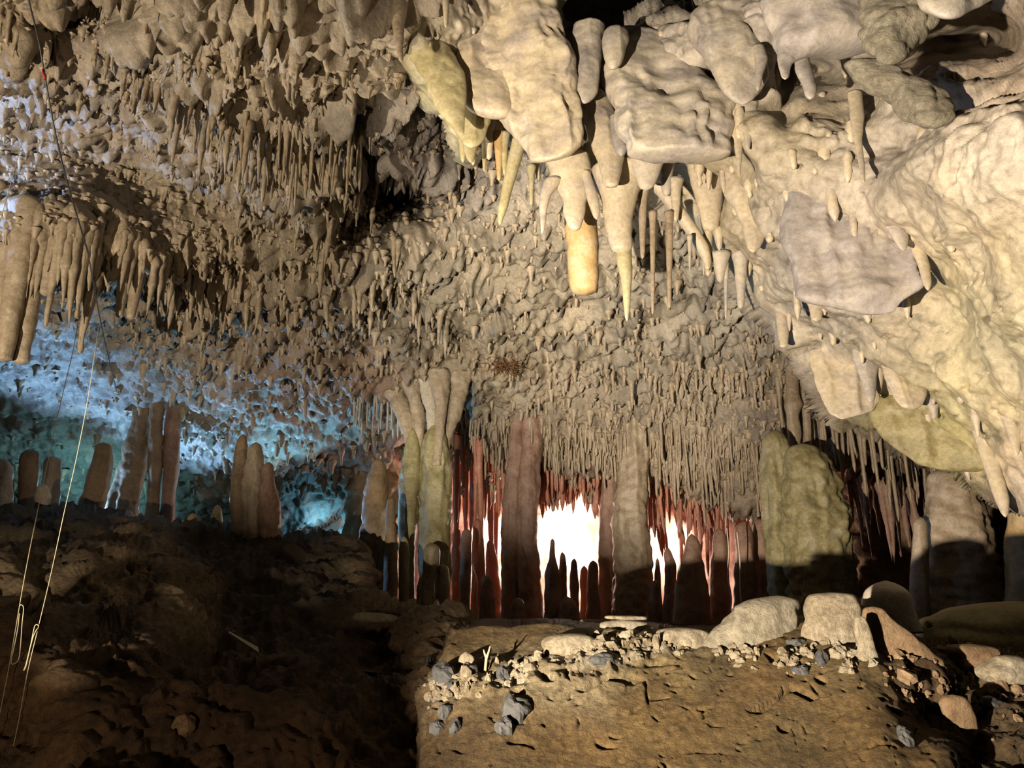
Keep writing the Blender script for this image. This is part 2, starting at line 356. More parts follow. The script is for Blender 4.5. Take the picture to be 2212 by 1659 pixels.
FLOW_MASK = [(840, -80), (868, 60), (880, 110), (905, 165), (930, 210), (965, 235), (985, 290), (1010, 330), (1060, 310), (1090, 285), (1140, 330), (1200, 350), (1290, 385), (1400, 395), (1440, 430), (1475, 470), (1530, 520), (1570, 560), (1600, 610),
             (1640, 665), (1670, 700), (1690, 742), (1745, 755), (1760, 800), (1790, 880), (1812, 906), (1850, 905), (1895, 895), (1930, 940), (1990, 990), (2050, 1012), (2110, 1045), (2180, 1085), (2310, 1130), (2310, -80), (1545, -80), (1535, 5), (1495, 32), (1405, 34), (1380, 45), (1335, 60), (1262, 76), (1232, 66), (1212, 20), (1204, -80)]
wall_right, flow_at = sheet('wall_right', (836, 2304, -80, 1132), 3, _rd, M['flow'], flow_disp, flow_tint, FLOW_MASK, (30, .7))

# ------------------------------------------------------------------ earth bank and dark ground
BE = [(900, 1500, 3.3), (905, 1600, 3.1), (900, 1720, 2.9), (960, 1360, 3.75), (1000, 1450, 3.35), (1100, 1350, 3.75), (1100, 1420, 3.55), (1100, 1480, 3.25), (1200, 1345, 3.75), (1200, 1400, 3.5), (1200, 1450, 3.25), (1200, 1560, 3.05), (1200, 1720, 2.8), (1350, 1360, 3.5), (1350, 1420, 3.3), (1350, 1500, 3.1), (1350, 1600, 2.95), (1500, 1380, 3.5), (1500, 1430, 3.3), (1500, 1560, 3.0), (1500, 1720, 2.75), (1650, 1330, 3.5), (1650, 1430, 3.2), (1650, 1560, 2.95), (1800, 1330, 3.5), (1800, 1430, 3.15), (1800, 1560, 2.9), (1800, 1720, 2.65),
      (1900, 1420, 3.2), (1930, 1360, 3.6), (1960, 1480, 3.1), (1950, 1560, 2.9), (1985, 1545, 3.15), (2030, 1560, 3.15), (2090, 1640, 3.0), (2000, 1470, 3.1), (2050, 1420, 3.5), (2060, 1640, 2.75), (2150, 1480, 3.35), (2150, 1560, 3.1), (2150, 1640, 2.85), (2310, 1450, 3.5), (2310, 1560, 3.1), (2310, 1720, 2.7), (2000, 1720, 2.6)]
bank_depth = tps(BE, 2e-5)
def bank_disp(P, n, X, Yp):
    rough = 1 / (1 + np.exp(-(X - 1900 - (Yp - 1450) * .85) / 25))             # broken rock on the right flank
    crust = np.exp(-((Yp - (1505 - (X - 900) * .2)) / 42) ** 2) * (X < 1560)
    d = fbm(P * 2.5, 4, 7) * .018 + ridged(P * 9, 3, 44) * (.004 + .022 * rough + .012 * crust) + bumps(P * 14, 12) * (.003 + .018 * crust)
    crack = np.clip(ridged(P * np.array([5, 5, 9]), 2, 19) - 1.30, 0, .3) * .13
    crack = crack + np.clip(ridged(P * np.array([11, 11, 17]) + .4 * fbm(P * 6, 2, 3)[..., None], 2, 23) - 1.33, 0, .2) * .12 * (vnoise(P * 3, 84) > -.15)
    pit = np.clip(vnoise(P * np.array([12., 20., 26.]) + 1.5 * vnoise(P * 5, 87)[..., None], 88) - .55, 0, 1) * .10 * (vnoise(P * 2.5, 86) > -.1)
    return P + n * (d - crack - pit)[..., None]
BT = [(950, 1380, (.27, .17, .07)), (1150, 1380, (.24, .16, .07)), (1000, 1480, (.46, .38, .25)), (930, 1530, (.32, .23, .13)), (1150, 1470, (.66, .58, .42)), (1300, 1420, (.66, .57, .40)), (1250, 1450, (.6, .5, .36)), (1400, 1400, (.48, .38, .22)), (1500, 1400, (.44, .35, .2)), (1100, 1560, (.27, .19, .10)), (1200, 1600, (.30, .20, .09)),
      (1400, 1500, (.33, .23, .105)), (1500, 1600, (.32, .22, .10)), (1650, 1480, (.34, .23, .11)), (1700, 1600, (.33, .24, .12)), (1850, 1450, (.40, .30, .16)), (1850, 1560, (.34, .23, .10)), (1950, 1640, (.34, .23, .10)), (1950, 1400, (.22, .14, .08)), (2050, 1480, (.26, .18, .10)), (2150, 1450, (.42, .32, .22)), (2150, 1550, (.26, .19, .12)), (2100, 1620, (.24, .17, .10)), (980, 1620, (.26, .18, .09))]
def bank_tint(P, X, Yp):
    c = blend(BT, X, Yp, 45) * np.array([.54, .51, .42])
    v = fbm(P * 5, 4, 81)[..., None]
    crust = np.exp(-((Yp - (1500 - (X - 900) * .2)) / 26) ** 2) * (X < 1560) * (X > 930)
    w = np.clip(crust * (.3 + 1.0 * fbm(P * 11, 3, 13)), 0, 1)[..., None]
    c = c * (1 - w) + w * np.array([.56, .49, .36])
    return np.clip(c * (1 + .28 * v), .02, 1)
BANK_MASK = [(908, 1720), (902, 1600), (905, 1500), (930, 1450), (955, 1400), (968, 1350), (1010, 1340), (1100, 1346), (1200, 1338), (1290, 1350), (1420, 1352), (1500, 1372), (1540, 1375), (1740, 1330), (1870, 1308), (1900, 1330), (1950, 1372), (1990, 1385), (2080, 1400), (2150, 1412), (2310, 1440), (2310, 1720)]
bank, bank_at = sheet('earth_bank', (900, 2308, 1304, 1720), 3, bank_depth, M['bank'], bank_disp, bank_tint, BANK_MASK, (16, .7), None)
tag(bank, 'brown cut earth bank with a crumbly pale crust in front of the columns', 'earth bank')

GE = [(-90, 1105, 8.2), (100, 1105, 8), (370, 1130, 8), (620, 1168, 8), (780, 1172, 7.6), (780, 1320, 5.6), (870, 1335, 5.2), (980, 1345, 5), (980, 1450, 4.3), (860, 1450, 4.5), (800, 1400, 5.0), (900, 1400, 4.5), (840, 1430, 5.0), (-90, 1200, 5.6), (0, 1215, 5.3), (200, 1245, 5.1), (370, 1290, 4.9),
      (0, 1160, 6.6), (300, 1190, 6.6), (-90, 1290, 5.0), (100, 1300, 5.0), (300, 1305, 4.9), (0, 1340, 4.4), (200, 1350, 4.6), (0, 1365, 3.7), (150, 1385, 3.7), (300, 1420, 3.6), (450, 1330, 5.4), (600, 1480, 3.8), (780, 1560, 3.75), (880, 1620, 3.6), (0, 1500, 3.3), (300, 1540, 3.2), (-90, 1720, 2.7), (500, 1720, 2.85), (980, 1720, 3.4), (800, 1720, 3.2), (500, 1250, 6.2), (600, 1400, 4.7), (720, 1420, 4.7), (700, 1250, 6.6), (880, 1520, 3.9)]
ground_depth = tps(GE, 2e-5)
def ground_disp(P, n, X, Yp):
    d = fbm(P * 2.2, 4, 27) * .09 + ridged(P * 6, 3, 54) * .03 + bumps(P * 9, 62) * .03 + bumps(P * 21, 66) * .018 + ridged(P * 14, 2, 68) * .01
    return P + n * d[..., None]
GT = [(100, 1130, (.14, .10, .06)), (500, 1200, (.12, .08, .045)), (100, 1240, (.9, .72, .48)), (300, 1280, (.8, .6, .4)), (300, 1500, (.21, .12, .06)), (100, 1450, (.22, .13, .06)), (600, 1550, (.20, .11, .055)), (850, 1340, (.30, .21, .12)), (880, 1400, (.44, .31, .17)), (880, 1560, (.42, .28, .15)), (650, 1350, (.11, .075, .04))]  # ledge strip tinted bright in place of lamp light, right edge lifted against shadow
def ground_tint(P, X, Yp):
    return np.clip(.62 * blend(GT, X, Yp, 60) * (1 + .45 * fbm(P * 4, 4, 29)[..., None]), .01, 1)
GROUND_MASK = [(-90, 1108), (100, 1106), (230, 1118), (370, 1132), (500, 1152), (620, 1174), (700, 1172), (750, 1165), (790, 1185), (795, 1322), (870, 1328), (985, 1347), (985, 1720), (-90, 1720)]
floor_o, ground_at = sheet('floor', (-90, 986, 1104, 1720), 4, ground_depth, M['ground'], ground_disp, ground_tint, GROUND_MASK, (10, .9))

def field(name, xr, yr, step, zf, mat, up=1):
    X, Yv = np.meshgrid(np.arange(xr[0], xr[1] + 1e-6, step), np.arange(yr[0], yr[1] + 1e-6, step))
    P = np.stack([X, Yv, zf(X, Yv)], -1); h, w = X.shape
    idx = np.arange(h * w).reshape(h, w)
    Fq = np.stack([idx[:-1, :-1], idx[:-1, 1:], idx[1:, 1:], idx[1:, :-1]], -1).reshape(-1, 4)
    o = link(name, new_mesh(name, P, Fq, mat)); o['kind'] = 'structure'
    return o
def floor_rear_z(X, Yv):
    P = np.stack([X, Yv, X * 0], -1)
    left = 1 / (1 + np.exp((X + 2.1) / .25)) / (1 + np.exp(-(Yv - 8.7) / .12))
    return 1.6 - .56 - .5 / (1 + np.exp((X + 2.0) / .25)) / (1 + np.exp((Yv - 8.7) / .12)) + .86 * left + fbm(P * 2, 4, 9) * .06
field('floor_rear', (-11, 10), (4.6, 14.4), .07, floor_rear_z, rock('rear_floor_soil', [(.12, .08, .05), (.2, .13, .08), (.26, .18, .11)], 4, .7, .7, .3))
def roof_rear_z(X, Yv):
    P = np.stack([X, Yv, X * 0], -1)
    return 1.6 + 2.0 - .12 * (Yv - 10) + fbm(P * 1.5, 4, 19) * .12 - bumps(P * 4, 6) * .1
field('ceiling_rear', (-1.45, 7.5), (10.5, 14.4), .06, roof_rear_z, M['red'])
def wall_grid():
    X, Z = np.meshgrid(np.arange(-12, 11, .07), np.arange(.5, 4.6, .07))
    P = np.stack([X, 0 * X, Z], -1)
    Yv = 13.6 + fbm(P * 1.3, 4, 3) * .25 - bumps(P * np.array([4, 1, 1.2]), 4) * .15 - .05 * np.abs(X)
    P[..., 1] = Yv; h, w = X.shape; idx = np.arange(h * w).reshape(h, w)
    Fq = np.stack([idx[:-1, :-1], idx[:-1, 1:], idx[1:, 1:], idx[1:, :-1]], -1).reshape(-1, 4)
    o = link('wall_back', new_mesh('wall_back', P, Fq, M['backwall'])); o['kind'] = 'structure'
wall_grid()

# ------------------------------------------------------------------ lofted rock bodies
def smooth1(a, k):
    if k < 1: return a
    ker = np.exp(-.5 * (np.arange(-2 * k, 2 * k + 1) / k) ** 2); ker /= ker.sum()
    return np.convolve(np.pad(a, 2 * k, mode='reflect', reflect_type='odd'), ker, 'valid')

def loft(rows, Y, ratio=.8, seg=28, noise=.06, flute=.0, nf=6., cap=(0, 12), yaw=0., Y2=None, step=5., knob=.0, seed=0, ecc=2.0, relief=0.):
    """a closed body through horizontal sections (picture row, left, right); cap = rounding in rows at first / last section"""
    rows = sorted(rows); r = np.array(rows, float)
    n = int(np.clip((r[-1, 0] - r[0, 0]) / step, 10, 130))
    y = np.linspace(r[0, 0], r[-1, 0], n)
    xl = np.interp(y, r[:, 0], r[:, 1]); xr = np.interp(y, r[:, 0], r[:, 2])
    k = max(1, int(n / 40)); xl, xr = smooth1(xl, k), smooth1(xr, k)
    c, w = (xl + xr) / 2, np.maximum((xr - xl) / 2, .6)
    s = np.ones(n)
    for i, cc in enumerate(cap):
        if cc:
            t = np.clip(((y - y[0]) if i == 0 else (y[-1] - y)) / cc, 0, 1)
            s *= np.sqrt(np.clip(1 - (1 - t) ** 2, .0009, 1))
    w = w * s
    Yr = np.full(n, float(Y)) if Y2 is None else np.linspace(Y, Y2, n)
    C = at(c, y, Yr); wl = np.linalg.norm(at(c + w, y, Yr) - C, axis=-1)
    th = np.linspace(0, 2 * math.pi, seg, endpoint=False)
    ct, st = np.cos(th), np.sin(th)
    if ecc != 2.0: ct, st = np.sign(ct) * abs(ct) ** (2 / ecc), np.sign(st) * abs(st) ** (2 / ecc)
    V = np.zeros((n, seg, 3))
    rd = wl[:, None] * ratio if np.isscalar(ratio) else wl[:, None] * np.interp(np.linspace(0, 1, n), np.linspace(0, 1, len(ratio)), ratio)[:, None]
    dx, dy = wl[:, None] * ct, rd * st
    P0 = C[:, None] + np.stack([dx, dy + yaw * dx, 0 * dx], -1)
    f = 1 + noise * fbm(P0 * nf + seed * 3.7, 3, seed)
    if flute: f = f + flute * (fbm(P0 * np.array([nf * 2.4, nf * 2.4, nf * .3]) + seed, 2, seed + 5))
    if knob: f = f + knob * (bumps(P0 * nf * 1.8 + seed, seed + 9) - .35)
    rl = 0
    if relief:
        ph = seed * 2.3
        rl = relief * (.9 * ridged(P0 * np.array([6., 3., .8]) + ph + .25 * fbm(P0 * 2.5 + ph, 2, seed)[..., None], 2, seed + 1) - .6
                       + .55 * bumps(P0 * np.array([4.5, 4.5, 2.2]) + ph, seed + 2) + .25 * bumps(P0 * 10 + ph, seed + 4) + .35 * fbm(P0 * 10, 3, seed + 6))
        rl = rl * np.minimum(1, wl * .14 / relief)[:, None]
    V = C[:, None] + np.stack([dx * f + rl * ct * .6, dy * f + yaw * dx + rl * st, .25 * knob * wl[:, None] * vnoise(P0 * nf, seed + 3)], -1)
    idx = np.arange(n * seg).reshape(n, seg); nx = np.roll(idx, -1, 1)
    Fq = np.stack([idx[:-1], idx[1:], nx[1:], nx[:-1]], -1).reshape(-1, 4)
    top, bot = n * seg, n * seg + 1
    V = np.vstack([V.reshape(-1, 3), V[0].mean(0), V[-1].mean(0)])
    ct_ = np.stack([idx[0], nx[0], np.full(seg, top), np.full(seg, top)], -1)
    cb_ = np.stack([nx[-1], idx[-1], np.full(seg, bot), np.full(seg, bot)], -1)
    tri = np.vstack([ct_, cb_])
    return V, Fq, tri

def make(name, V, Fq, tri, mat, parent=None, base='bottom'):
    V = np.asarray(V); zz = V[:, 2]
    m = zz <= zz.min() + .03 if base == 'bottom' else zz >= zz.max() - .03
    org = np.array([V[m, 0].mean(), V[m, 1].mean(), zz.min() if base == 'bottom' else zz.max()])
    pl = np.array(parent.location) if parent is not None else np.zeros(3)
    me = bpy.data.meshes.new(name)
    nq, ntri = len(Fq), len(tri)
    loops = np.concatenate([Fq.ravel(), tri[:, :3].ravel()]).astype(np.int32)
    me.vertices.add(len(V)); me.vertices.foreach_set('co', (V - org).astype(np.float32).ravel())
    me.loops.add(len(loops)); me.loops.foreach_set('vertex_index', loops)
    me.polygons.add(nq + ntri)
    me.polygons.foreach_set('loop_start', np.concatenate([np.arange(nq) * 4, nq * 4 + np.arange(ntri) * 3]).astype(np.int32))
    me.polygons.foreach_set('loop_total', np.concatenate([np.full(nq, 4), np.full(ntri, 3)]).astype(np.int32))
    me.polygons.foreach_set('use_smooth', np.full(nq + ntri, True))
    me.update(calc_edges=True); me.validate()
    me.materials.append(mat)
    return link(name, me, org - pl, parent)

SEED = [0]
def body(name, label, cat, rows, Y, mat, parent=None, hang=False, group=None, **kw):
    SEED[0] += 1
    kw.setdefault('seed', SEED[0])
    kw.setdefault('cap', (0, 10) if hang else (14, 0))
    o = make(name, *loft(rows, Y, **kw), M[mat], parent, 'top' if hang else 'bottom')
    if parent is None: tag(o, label, cat, group)
    return o

# ---- columns and stalagmites on the far ledge (picture rows, top to bottom)
def stal(label, rows, Y, mat='brown', **kw):
    kw.setdefault('noise', .10); kw.setdefault('nf', 7); kw.setdefault('flute', .07); kw.setdefault('relief', .022); kw.setdefault('seg', 44); kw.setdefault('step', 4)
    return body('stalagmite', label, 'stalagmite', rows, Y, mat, **kw)
def colm(label, rows, Y, mat='brown', **kw):
    kw.setdefault('noise', .08); kw.setdefault('nf', 6); kw.setdefault('flute', .08); kw.setdefault('cap', (0, 0)); kw.setdefault('relief', .028); kw.setdefault('seg', 48); kw.setdefault('step', 4)
    return body('column', label, 'column', rows, Y, mat, **kw)

colm('leaning brown column, leftmost of three tall ones by the blue-lit wall', [(835, 300, 345), (870, 293, 328), (900, 288, 325), (960, 272, 318), (1000, 262, 312), (1040, 250, 305), (1070, 240, 300), (1090, 230, 296), (1135, 218, 294), (1160, 215, 296)], 9.75, knob=.10)
colm('middle column of three tall ones by the blue-lit wall, narrowing at its foot', [(840, 325, 360), (880, 326, 352), (930, 322, 352), (1000, 318, 352), (1040, 322, 346), (1080, 318, 342), (1130, 312, 340), (1160, 310, 342)], 9.7, knob=.08)
colm('reddish column, rightmost of three tall ones by the blue-lit wall', [(850, 358, 392), (875, 360, 389), (950, 356, 388), (1000, 352, 388), (1040, 352, 382), (1090, 347, 378), (1135, 345, 376), (1165, 344, 378)], 9.8, 'redcol', knob=.06)
stal('round-topped stump at far left in front of the teal wall', [(970, 52, 85), (1000, 46, 84), (1040, 42, 80), (1110, 38, 74), (1140, 36, 76)], 8.6)
stal('dark stump between the leftmost stump and the leaning column', [(985, 100, 128), (1040, 92, 128), (1110, 86, 124), (1140, 84, 126)], 9.2)
stal('stout brown stump against the left side of the leaning column', [(955, 208, 240), (1000, 198, 240), (1060, 180, 232), (1110, 165, 220), (1145, 160, 222)], 9.0)
stal('half-hidden stump at the left picture edge below the teal wall', [(990, -20, 22), (1050, -28, 24), (1130, -34, 24)], 8.8)
stal('small bluish nub between two stumps at far left', [(1045, 82, 104), (1075, 76, 108), (1130, 78, 104)], 8.2, 'pale')
stal('small orange nub left of the broken three-topped cluster', [(1108, 408, 424), (1125, 403, 427), (1160, 401, 427)], 8.1, 'orange')
stal('tall narrow left spire of the broken cluster by the teal hollow', [(938, 517, 533), (965, 510, 534), (1010, 504, 534), (1080, 497, 530), (1160, 502, 530), (1175, 500, 532)], 8.0, 'brown', knob=.12)
stal('knobbed middle spire of the broken cluster by the teal hollow', [(955, 545, 562), (975, 536, 566), (1020, 528, 572), (1080, 522, 568), (1160, 524, 566), (1180, 522, 568)], 7.9, 'tan', knob=.15)
stal('short rust-edged right stub of the broken cluster by the teal hollow', [(998, 572, 590), (1025, 566, 592), (1060, 560, 598), (1110, 556, 606), (1165, 560, 606), (1185, 560, 608)], 7.85, 'redcol', knob=.18)
stal('thin dark stub behind the broken cluster', [(1090, 462, 478), (1130, 456, 480), (1170, 456, 482)], 8.3, 'green')

stal('dark pointed stalagmite left of the mossy double column', [(990, 808, 826), (1010, 803, 833), (1045, 790, 838), (1100, 782, 838), (1170, 776, 846), (1250, 768, 852), (1345, 762, 858)], 8.6, 'brown', knob=.1)
stal('slim dark stalagmite tucked between pointed one and mossy double column', [(1072, 838, 850), (1100, 834, 853), (1200, 830, 856), (1345, 828, 858)], 8.3, 'brown')
stal('rough low dark mound at the left foot of the pointed stalagmite', [(1160, 745, 775), (1190, 725, 800), (1250, 705, 812), (1345, 700, 830)], 7.8, 'brownrock', knob=.25, noise=.15)

dc = thing('double_column', at(920, 1345, 9.1), 'mossy double column with rib-like sheets fanning out to the ceiling', 'column')
def rib(rows, Y=9.05, mat='tan', **kw):
    kw.setdefault('ratio', .7); kw.setdefault('noise', .12)
    return body('rib', None, None, rows, Y, mat, parent=dc, cap=(0, 0), knob=.12, relief=.035, seg=44, step=3, Y2=kw.pop('Yb', 9.05), **kw)
body('shaft', None, None, [(925, 880, 902), (960, 876, 905), (1000, 868, 907), (1060, 861, 906), (1150, 860, 897), (1250, 861, 895), (1350, 858, 897)], 9.05, 'green', parent=dc, cap=(40, 0), flute=.08, knob=.08, relief=.03, seg=48, step=4)
body('shaft', None, None, [(915, 916, 964), (960, 912, 966), (1000, 909, 971), (1060, 905, 973), (1140, 901, 973), (1200, 903, 971), (1260, 906, 970), (1350, 903, 972)], 9.0, 'green', parent=dc, cap=(50, 0), flute=.08, knob=.08, relief=.035, seg=56, step=4)
rib([(795, 795, 855), (830, 815, 868), (865, 838, 882), (900, 858, 894), (940, 872, 902), (990, 876, 900)], 9.35)
rib([(780, 850, 905), (815, 865, 906), (860, 880, 912), (900, 890, 918), (950, 892, 914), (1010, 886, 908)], 9.2)
rib([(790, 895, 935), (830, 906, 940), (870, 914, 944), (910, 922, 946), (950, 924, 946), (1010, 922, 940)], 9.15, 'pale', Yb=8.9)
rib([(800, 922, 972), (840, 934, 972), (880, 938, 966), (920, 940, 960), (1005, 934, 952)], 9.1, 'tan', Yb=8.85)
rib([(805, 958, 1020), (840, 966, 1012), (875, 964, 1002), (910, 956, 990), (945, 948, 976), (1010, 942, 962)], 9.2)
stal('lit stalagmite standing at the left foot of the mossy double column', [(1095, 822, 846), (1130, 816, 850), (1200, 812, 852), (1290, 802, 852), (1348, 796, 852)], 8.49, 'tan')
stal('thin stalagmite in front of the dark gap of the double column', [(1158, 866, 878), (1185, 862, 883), (1250, 862, 884), (1310, 862, 882), (1348, 860, 884)], 8.47, 'tan')
stal('round-headed stalagmite in front of the right shaft of the double column', [(1172, 918, 944), (1190, 912, 950), (1222, 914, 946), (1260, 908, 938), (1348, 910, 934)], 8.47, 'tan')
stal('blunt stalagmite at the right foot of the double column', [(1218, 946, 966), (1250, 944, 970), (1348, 943, 970)], 8.47, 'tan')

pier = body('wall_added_screen', None, None, [(960, 755, 850), (1020, 750, 862), (1080, 745, 868), (1150, 735, 872), (1260, 730, 872)], 12.2, 'brown', ratio=.5, noise=.12, relief=.08, seg=60)  # added rock body, screens off the orange-lit back wall
dark = body('wall_added_shade', None, None, [(900, 1850, 2120), (960, 1835, 2150), (1050, 1830, 2160), (1200, 1836, 2160), (1330, 1830, 2160)], 11.0, 'brownrock', ratio=.3, noise=.12, relief=.08, seg=60)  # added dark rock body in place of the black shade in the recess
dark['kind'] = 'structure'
pier['kind'] = 'structure'; pier.pop('label', None)

# red-lit alcove
RS = [('red-lit stalagmite right beside the double column', [(1140, 980, 994), (1200, 976, 1002), (1345, 974, 1006)], 9.6),
      ('dark red stalagmite with a flat broad top in the red alcove', [(1142, 999, 1017), (1160, 996, 1020), (1250, 993, 1018), (1345, 990, 1016)], 9.3),
      ('red stalagmite with a bright pink edge left of the white strip', [(1120, 1024, 1038), (1170, 1022, 1046), (1250, 1018, 1050), (1345, 1016, 1048)], 9.8),
      ('short red-brown stalagmite under the white strip', [(1242, 1040, 1062), (1280, 1036, 1068), (1345, 1034, 1072)], 9.2),
      ('pinkish cone glowing at the foot of the white strip', [(1165, 1052, 1066), (1195, 1048, 1072), (1240, 1050, 1078), (1345, 1048, 1086)], 10.2)]
for lb, rw, yy in RS: stal(lb, rw, yy, 'red' if yy > 9.5 else 'redcol')
colm('slim rough column left of the tall dark column beside the white opening', [(900, 1100, 1135), (940, 1102, 1132), (1000, 1098, 1130), (1060, 1090, 1126), (1150, 1083, 1122), (1250, 1084, 1120), (1350, 1082, 1122)], 9.95, 'redcol', knob=.1)
colm('tall purplish column at the left edge of the white opening', [(900, 1125, 1175), (960, 1128, 1170), (1000, 1124, 1167), (1040, 1118, 1166), (1100, 1113, 1161), (1160, 1111, 1158), (1215, 1112, 1164), (1300, 1120, 1170), (1350, 1116, 1172)], 9.9, 'redcol', knob=.08)
stal('small stump at the foot of the tall purplish column', [(1290, 1110, 1128), (1310, 1106, 1132), (1348, 1104, 1134)], 8.7, 'redcol')
OP = [('tallest pointed stalagmite silhouetted in the white opening', [(1163, 1189, 1198), (1190, 1187, 1199), (1206, 1186, 1200), (1225, 1180, 1206), (1240, 1177, 1208), (1300, 1176, 1210), (1350, 1173, 1214)], 9.5, 'redcol'),
      ('second pointed stalagmite in the white opening, with a round head', [(1192, 1209, 1220), (1205, 1209, 1222), (1225, 1207, 1224), (1290, 1208, 1224), (1350, 1204, 1230)], 9.6, 'redcol'),
      ('thick blunt stalagmite in the middle of the white opening', [(1206, 1235, 1246), (1222, 1233, 1247), (1245, 1231, 1250), (1270, 1229, 1252), (1290, 1233, 1250), (1350, 1228, 1256)], 9.7, 'redcol'),
      ('glowing orange stalagmite in the right half of the white opening', [(1222, 1255, 1268), (1250, 1252, 1272), (1300, 1254, 1272), (1350, 1250, 1276)], 10.0, 'red'),
      ('wide-headed stalagmite at the right edge of the white opening', [(1210, 1274, 1288), (1222, 1271, 1290), (1350, 1266, 1298)], 9.8, 'redcol'),
      ('low squat stalagmite filling the foot of the white opening', [(1288, 1214, 1236), (1310, 1208, 1244), (1350, 1204, 1250)], 9.3, 'redcol')]
for lb, rw, yy, mt in OP: stal(lb, rw, yy, mt, noise=.12)
colm('broad lit column right of the white opening with a worn face', [(900, 1350, 1420), (960, 1345, 1404), (1010, 1340, 1398), (1060, 1334, 1396), (1100, 1328, 1396), (1150, 1328, 1398), (1220, 1330, 1402), (1350, 1326, 1406)], 9.75, 'tan', knob=.12, flute=.1)
colm('dark column wedged between the white opening and the broad lit column', [(980, 1302, 1335), (1060, 1300, 1334), (1110, 1296, 1334), (1350, 1290, 1334)], 10.1, 'redcol')
O2 = [('dark bottle-shaped stalagmite between the two small white gaps', [(1182, 1436, 1447), (1196, 1434, 1452), (1220, 1436, 1462), (1260, 1434, 1460), (1350, 1430, 1464)], 9.3, 'redcol'),
      ('tall hooded dark stalagmite at the right of the small white gap', [(1153, 1487, 1500), (1168, 1481, 1511), (1200, 1476, 1514), (1232, 1463, 1522), (1290, 1458, 1530), (1350, 1452, 1534)], 9.0, 'redcol'),
      ('low dark stalagmite at the left foot of the small white gap', [(1252, 1408, 1424), (1280, 1404, 1428), (1350, 1400, 1432)], 9.4, 'redcol'),
      ('thin spike rising in front of the left small white gap', [(1205, 1417, 1423), (1240, 1414, 1427), (1350, 1412, 1432)], 9.6, 'redcol'),
      ('dark shadowed stalagmite right of the hooded one', [(1140, 1545, 1562), (1170, 1540, 1570), (1350, 1532, 1578)], 9.2, 'redcol'),
      ('flat-topped pale-tipped stalagmite left of the mossy twin mound', [(1126, 1594, 1618), (1150, 1588, 1626), (1240, 1586, 1632), (1350, 1582, 1636)], 8.6, 'redcol'),
      ('dark stalagmite standing just left of the mossy twin mound', [(1120, 1628, 1652), (1160, 1622, 1662), (1350, 1618, 1680)], 8.9, 'redcol')]
for lb, rw, yy, mt in O2: stal(lb, rw, yy, mt)
tm = thing('twin_mound', at(1745, 1345, 8.2), 'big mossy twin-headed stalagmite mound with a dark shadow across its foot', 'stalagmite mound')
body('mound', None, None, [(928, 1664, 1684), (945, 1652, 1698), (985, 1643, 1712), (1040, 1641, 1718), (1100, 1650, 1722), (1180, 1660, 1732), (1260, 1664, 1740), (1350, 1664, 1745)], 8.2, 'green', parent=tm, knob=.12, noise=.1, flute=.08, relief=.03, seg=72, step=3.5)
body('mound', None, None, [(958, 1712, 1752), (975, 1702, 1772), (1000, 1697, 1792), (1040, 1692, 1808), (1100, 1690, 1826), (1160, 1702, 1838), (1240, 1700, 1842), (1350, 1696, 1850)], 8.0, 'green', parent=tm, knob=.12, noise=.1, flute=.08, relief=.03, seg=72, step=3.5)
colm('ringed slender column resting on top of the mossy twin mound', [(790, 1698, 1724), (830, 1699, 1722), (860, 1698, 1726), (872, 1694, 1732), (900, 1700, 1724), (930, 1702, 1730), (972, 1704, 1728)], 8.6, 'tan', knob=.1)
colm('thinner column right of the ringed one on the mossy twin mound', [(800, 1728, 1750), (860, 1732, 1750), (930, 1736, 1752), (975, 1734, 1754)], 8.65, 'tan', knob=.1)
stal('broad grey-brown mound under the right-hand straws', [(1008, 2022, 2080), (1030, 2008, 2098), (1070, 2002, 2112), (1120, 1996, 2126), (1200, 1990, 2136), (1350, 1984, 2150)], 6.6, 'tan', knob=.14, cap=(22, 0))
stal('pale-topped stub against the left side of the broad grey-brown mound', [(1116, 1978, 1996), (1135, 1972, 2004), (1240, 1968, 2006), (1350, 1962, 2010)], 6.4, 'tan')
stal('orange-brown column foot cut by the right picture edge', [(1050, 2192, 2240), (1110, 2184, 2250), (1180, 2178, 2256), (1350, 2176, 2260)], 6.2, 'orange')
body('boulder', 'smooth rounded boulder on the ledge right of the pale bank-top rock', 'boulder', [(1254, 1888, 1938), (1268, 1874, 1954), (1290, 1864, 1966), (1320, 1860, 1974), (1365, 1862, 1990)], 4.0, 'pale', cap=(26, 0), noise=.05)
body('rock_slab', 'flat mossy slab lying at the right edge behind the bank', 'rock', [(1298, 2120, 2260), (1310, 2060, 2290), (1335, 2010, 2320), (1370, 1985, 2330), (1420, 1980, 2330)], 4.6, 'green', cap=(24, 0), noise=.08, knob=.1, ratio=.5)

# ---- rocks on the crest of the bank
def brock(label, rows, Y, mat='lime', name='rock', cat='rock', **kw):
    kw.setdefault('noise', .16); kw.setdefault('nf', 7); kw.setdefault('knob', .13); kw.setdefault('cap', (8, 0)); kw.setdefault('ratio', .55); kw.setdefault('ecc', 2.6); kw.setdefault('step', 3); kw.setdefault('seg', 72); kw.setdefault('relief', .05); kw.setdefault('flute', .05)
    return body(name, label, cat, rows, Y, mat, **kw)
brock('long pale rounded rock on the bank crest, left of the blocky one', [(1286, 1655, 1702), (1296, 1622, 1722), (1312, 1586, 1738), (1335, 1556, 1746), (1362, 1534, 1748), (1392, 1520, 1750), (1430, 1530, 1750)], 3.42, 'limegrey', cap=(10, 0), yaw=.15, ratio=.4)
brock('blocky pale rock on the bank crest with an ochre front', [(1279, 1758, 1834), (1292, 1744, 1846), (1318, 1736, 1856), (1345, 1734, 1862), (1385, 1726, 1878), (1435, 1726, 1896)], 3.32, 'lime', cap=(8, 0), ratio=.5)
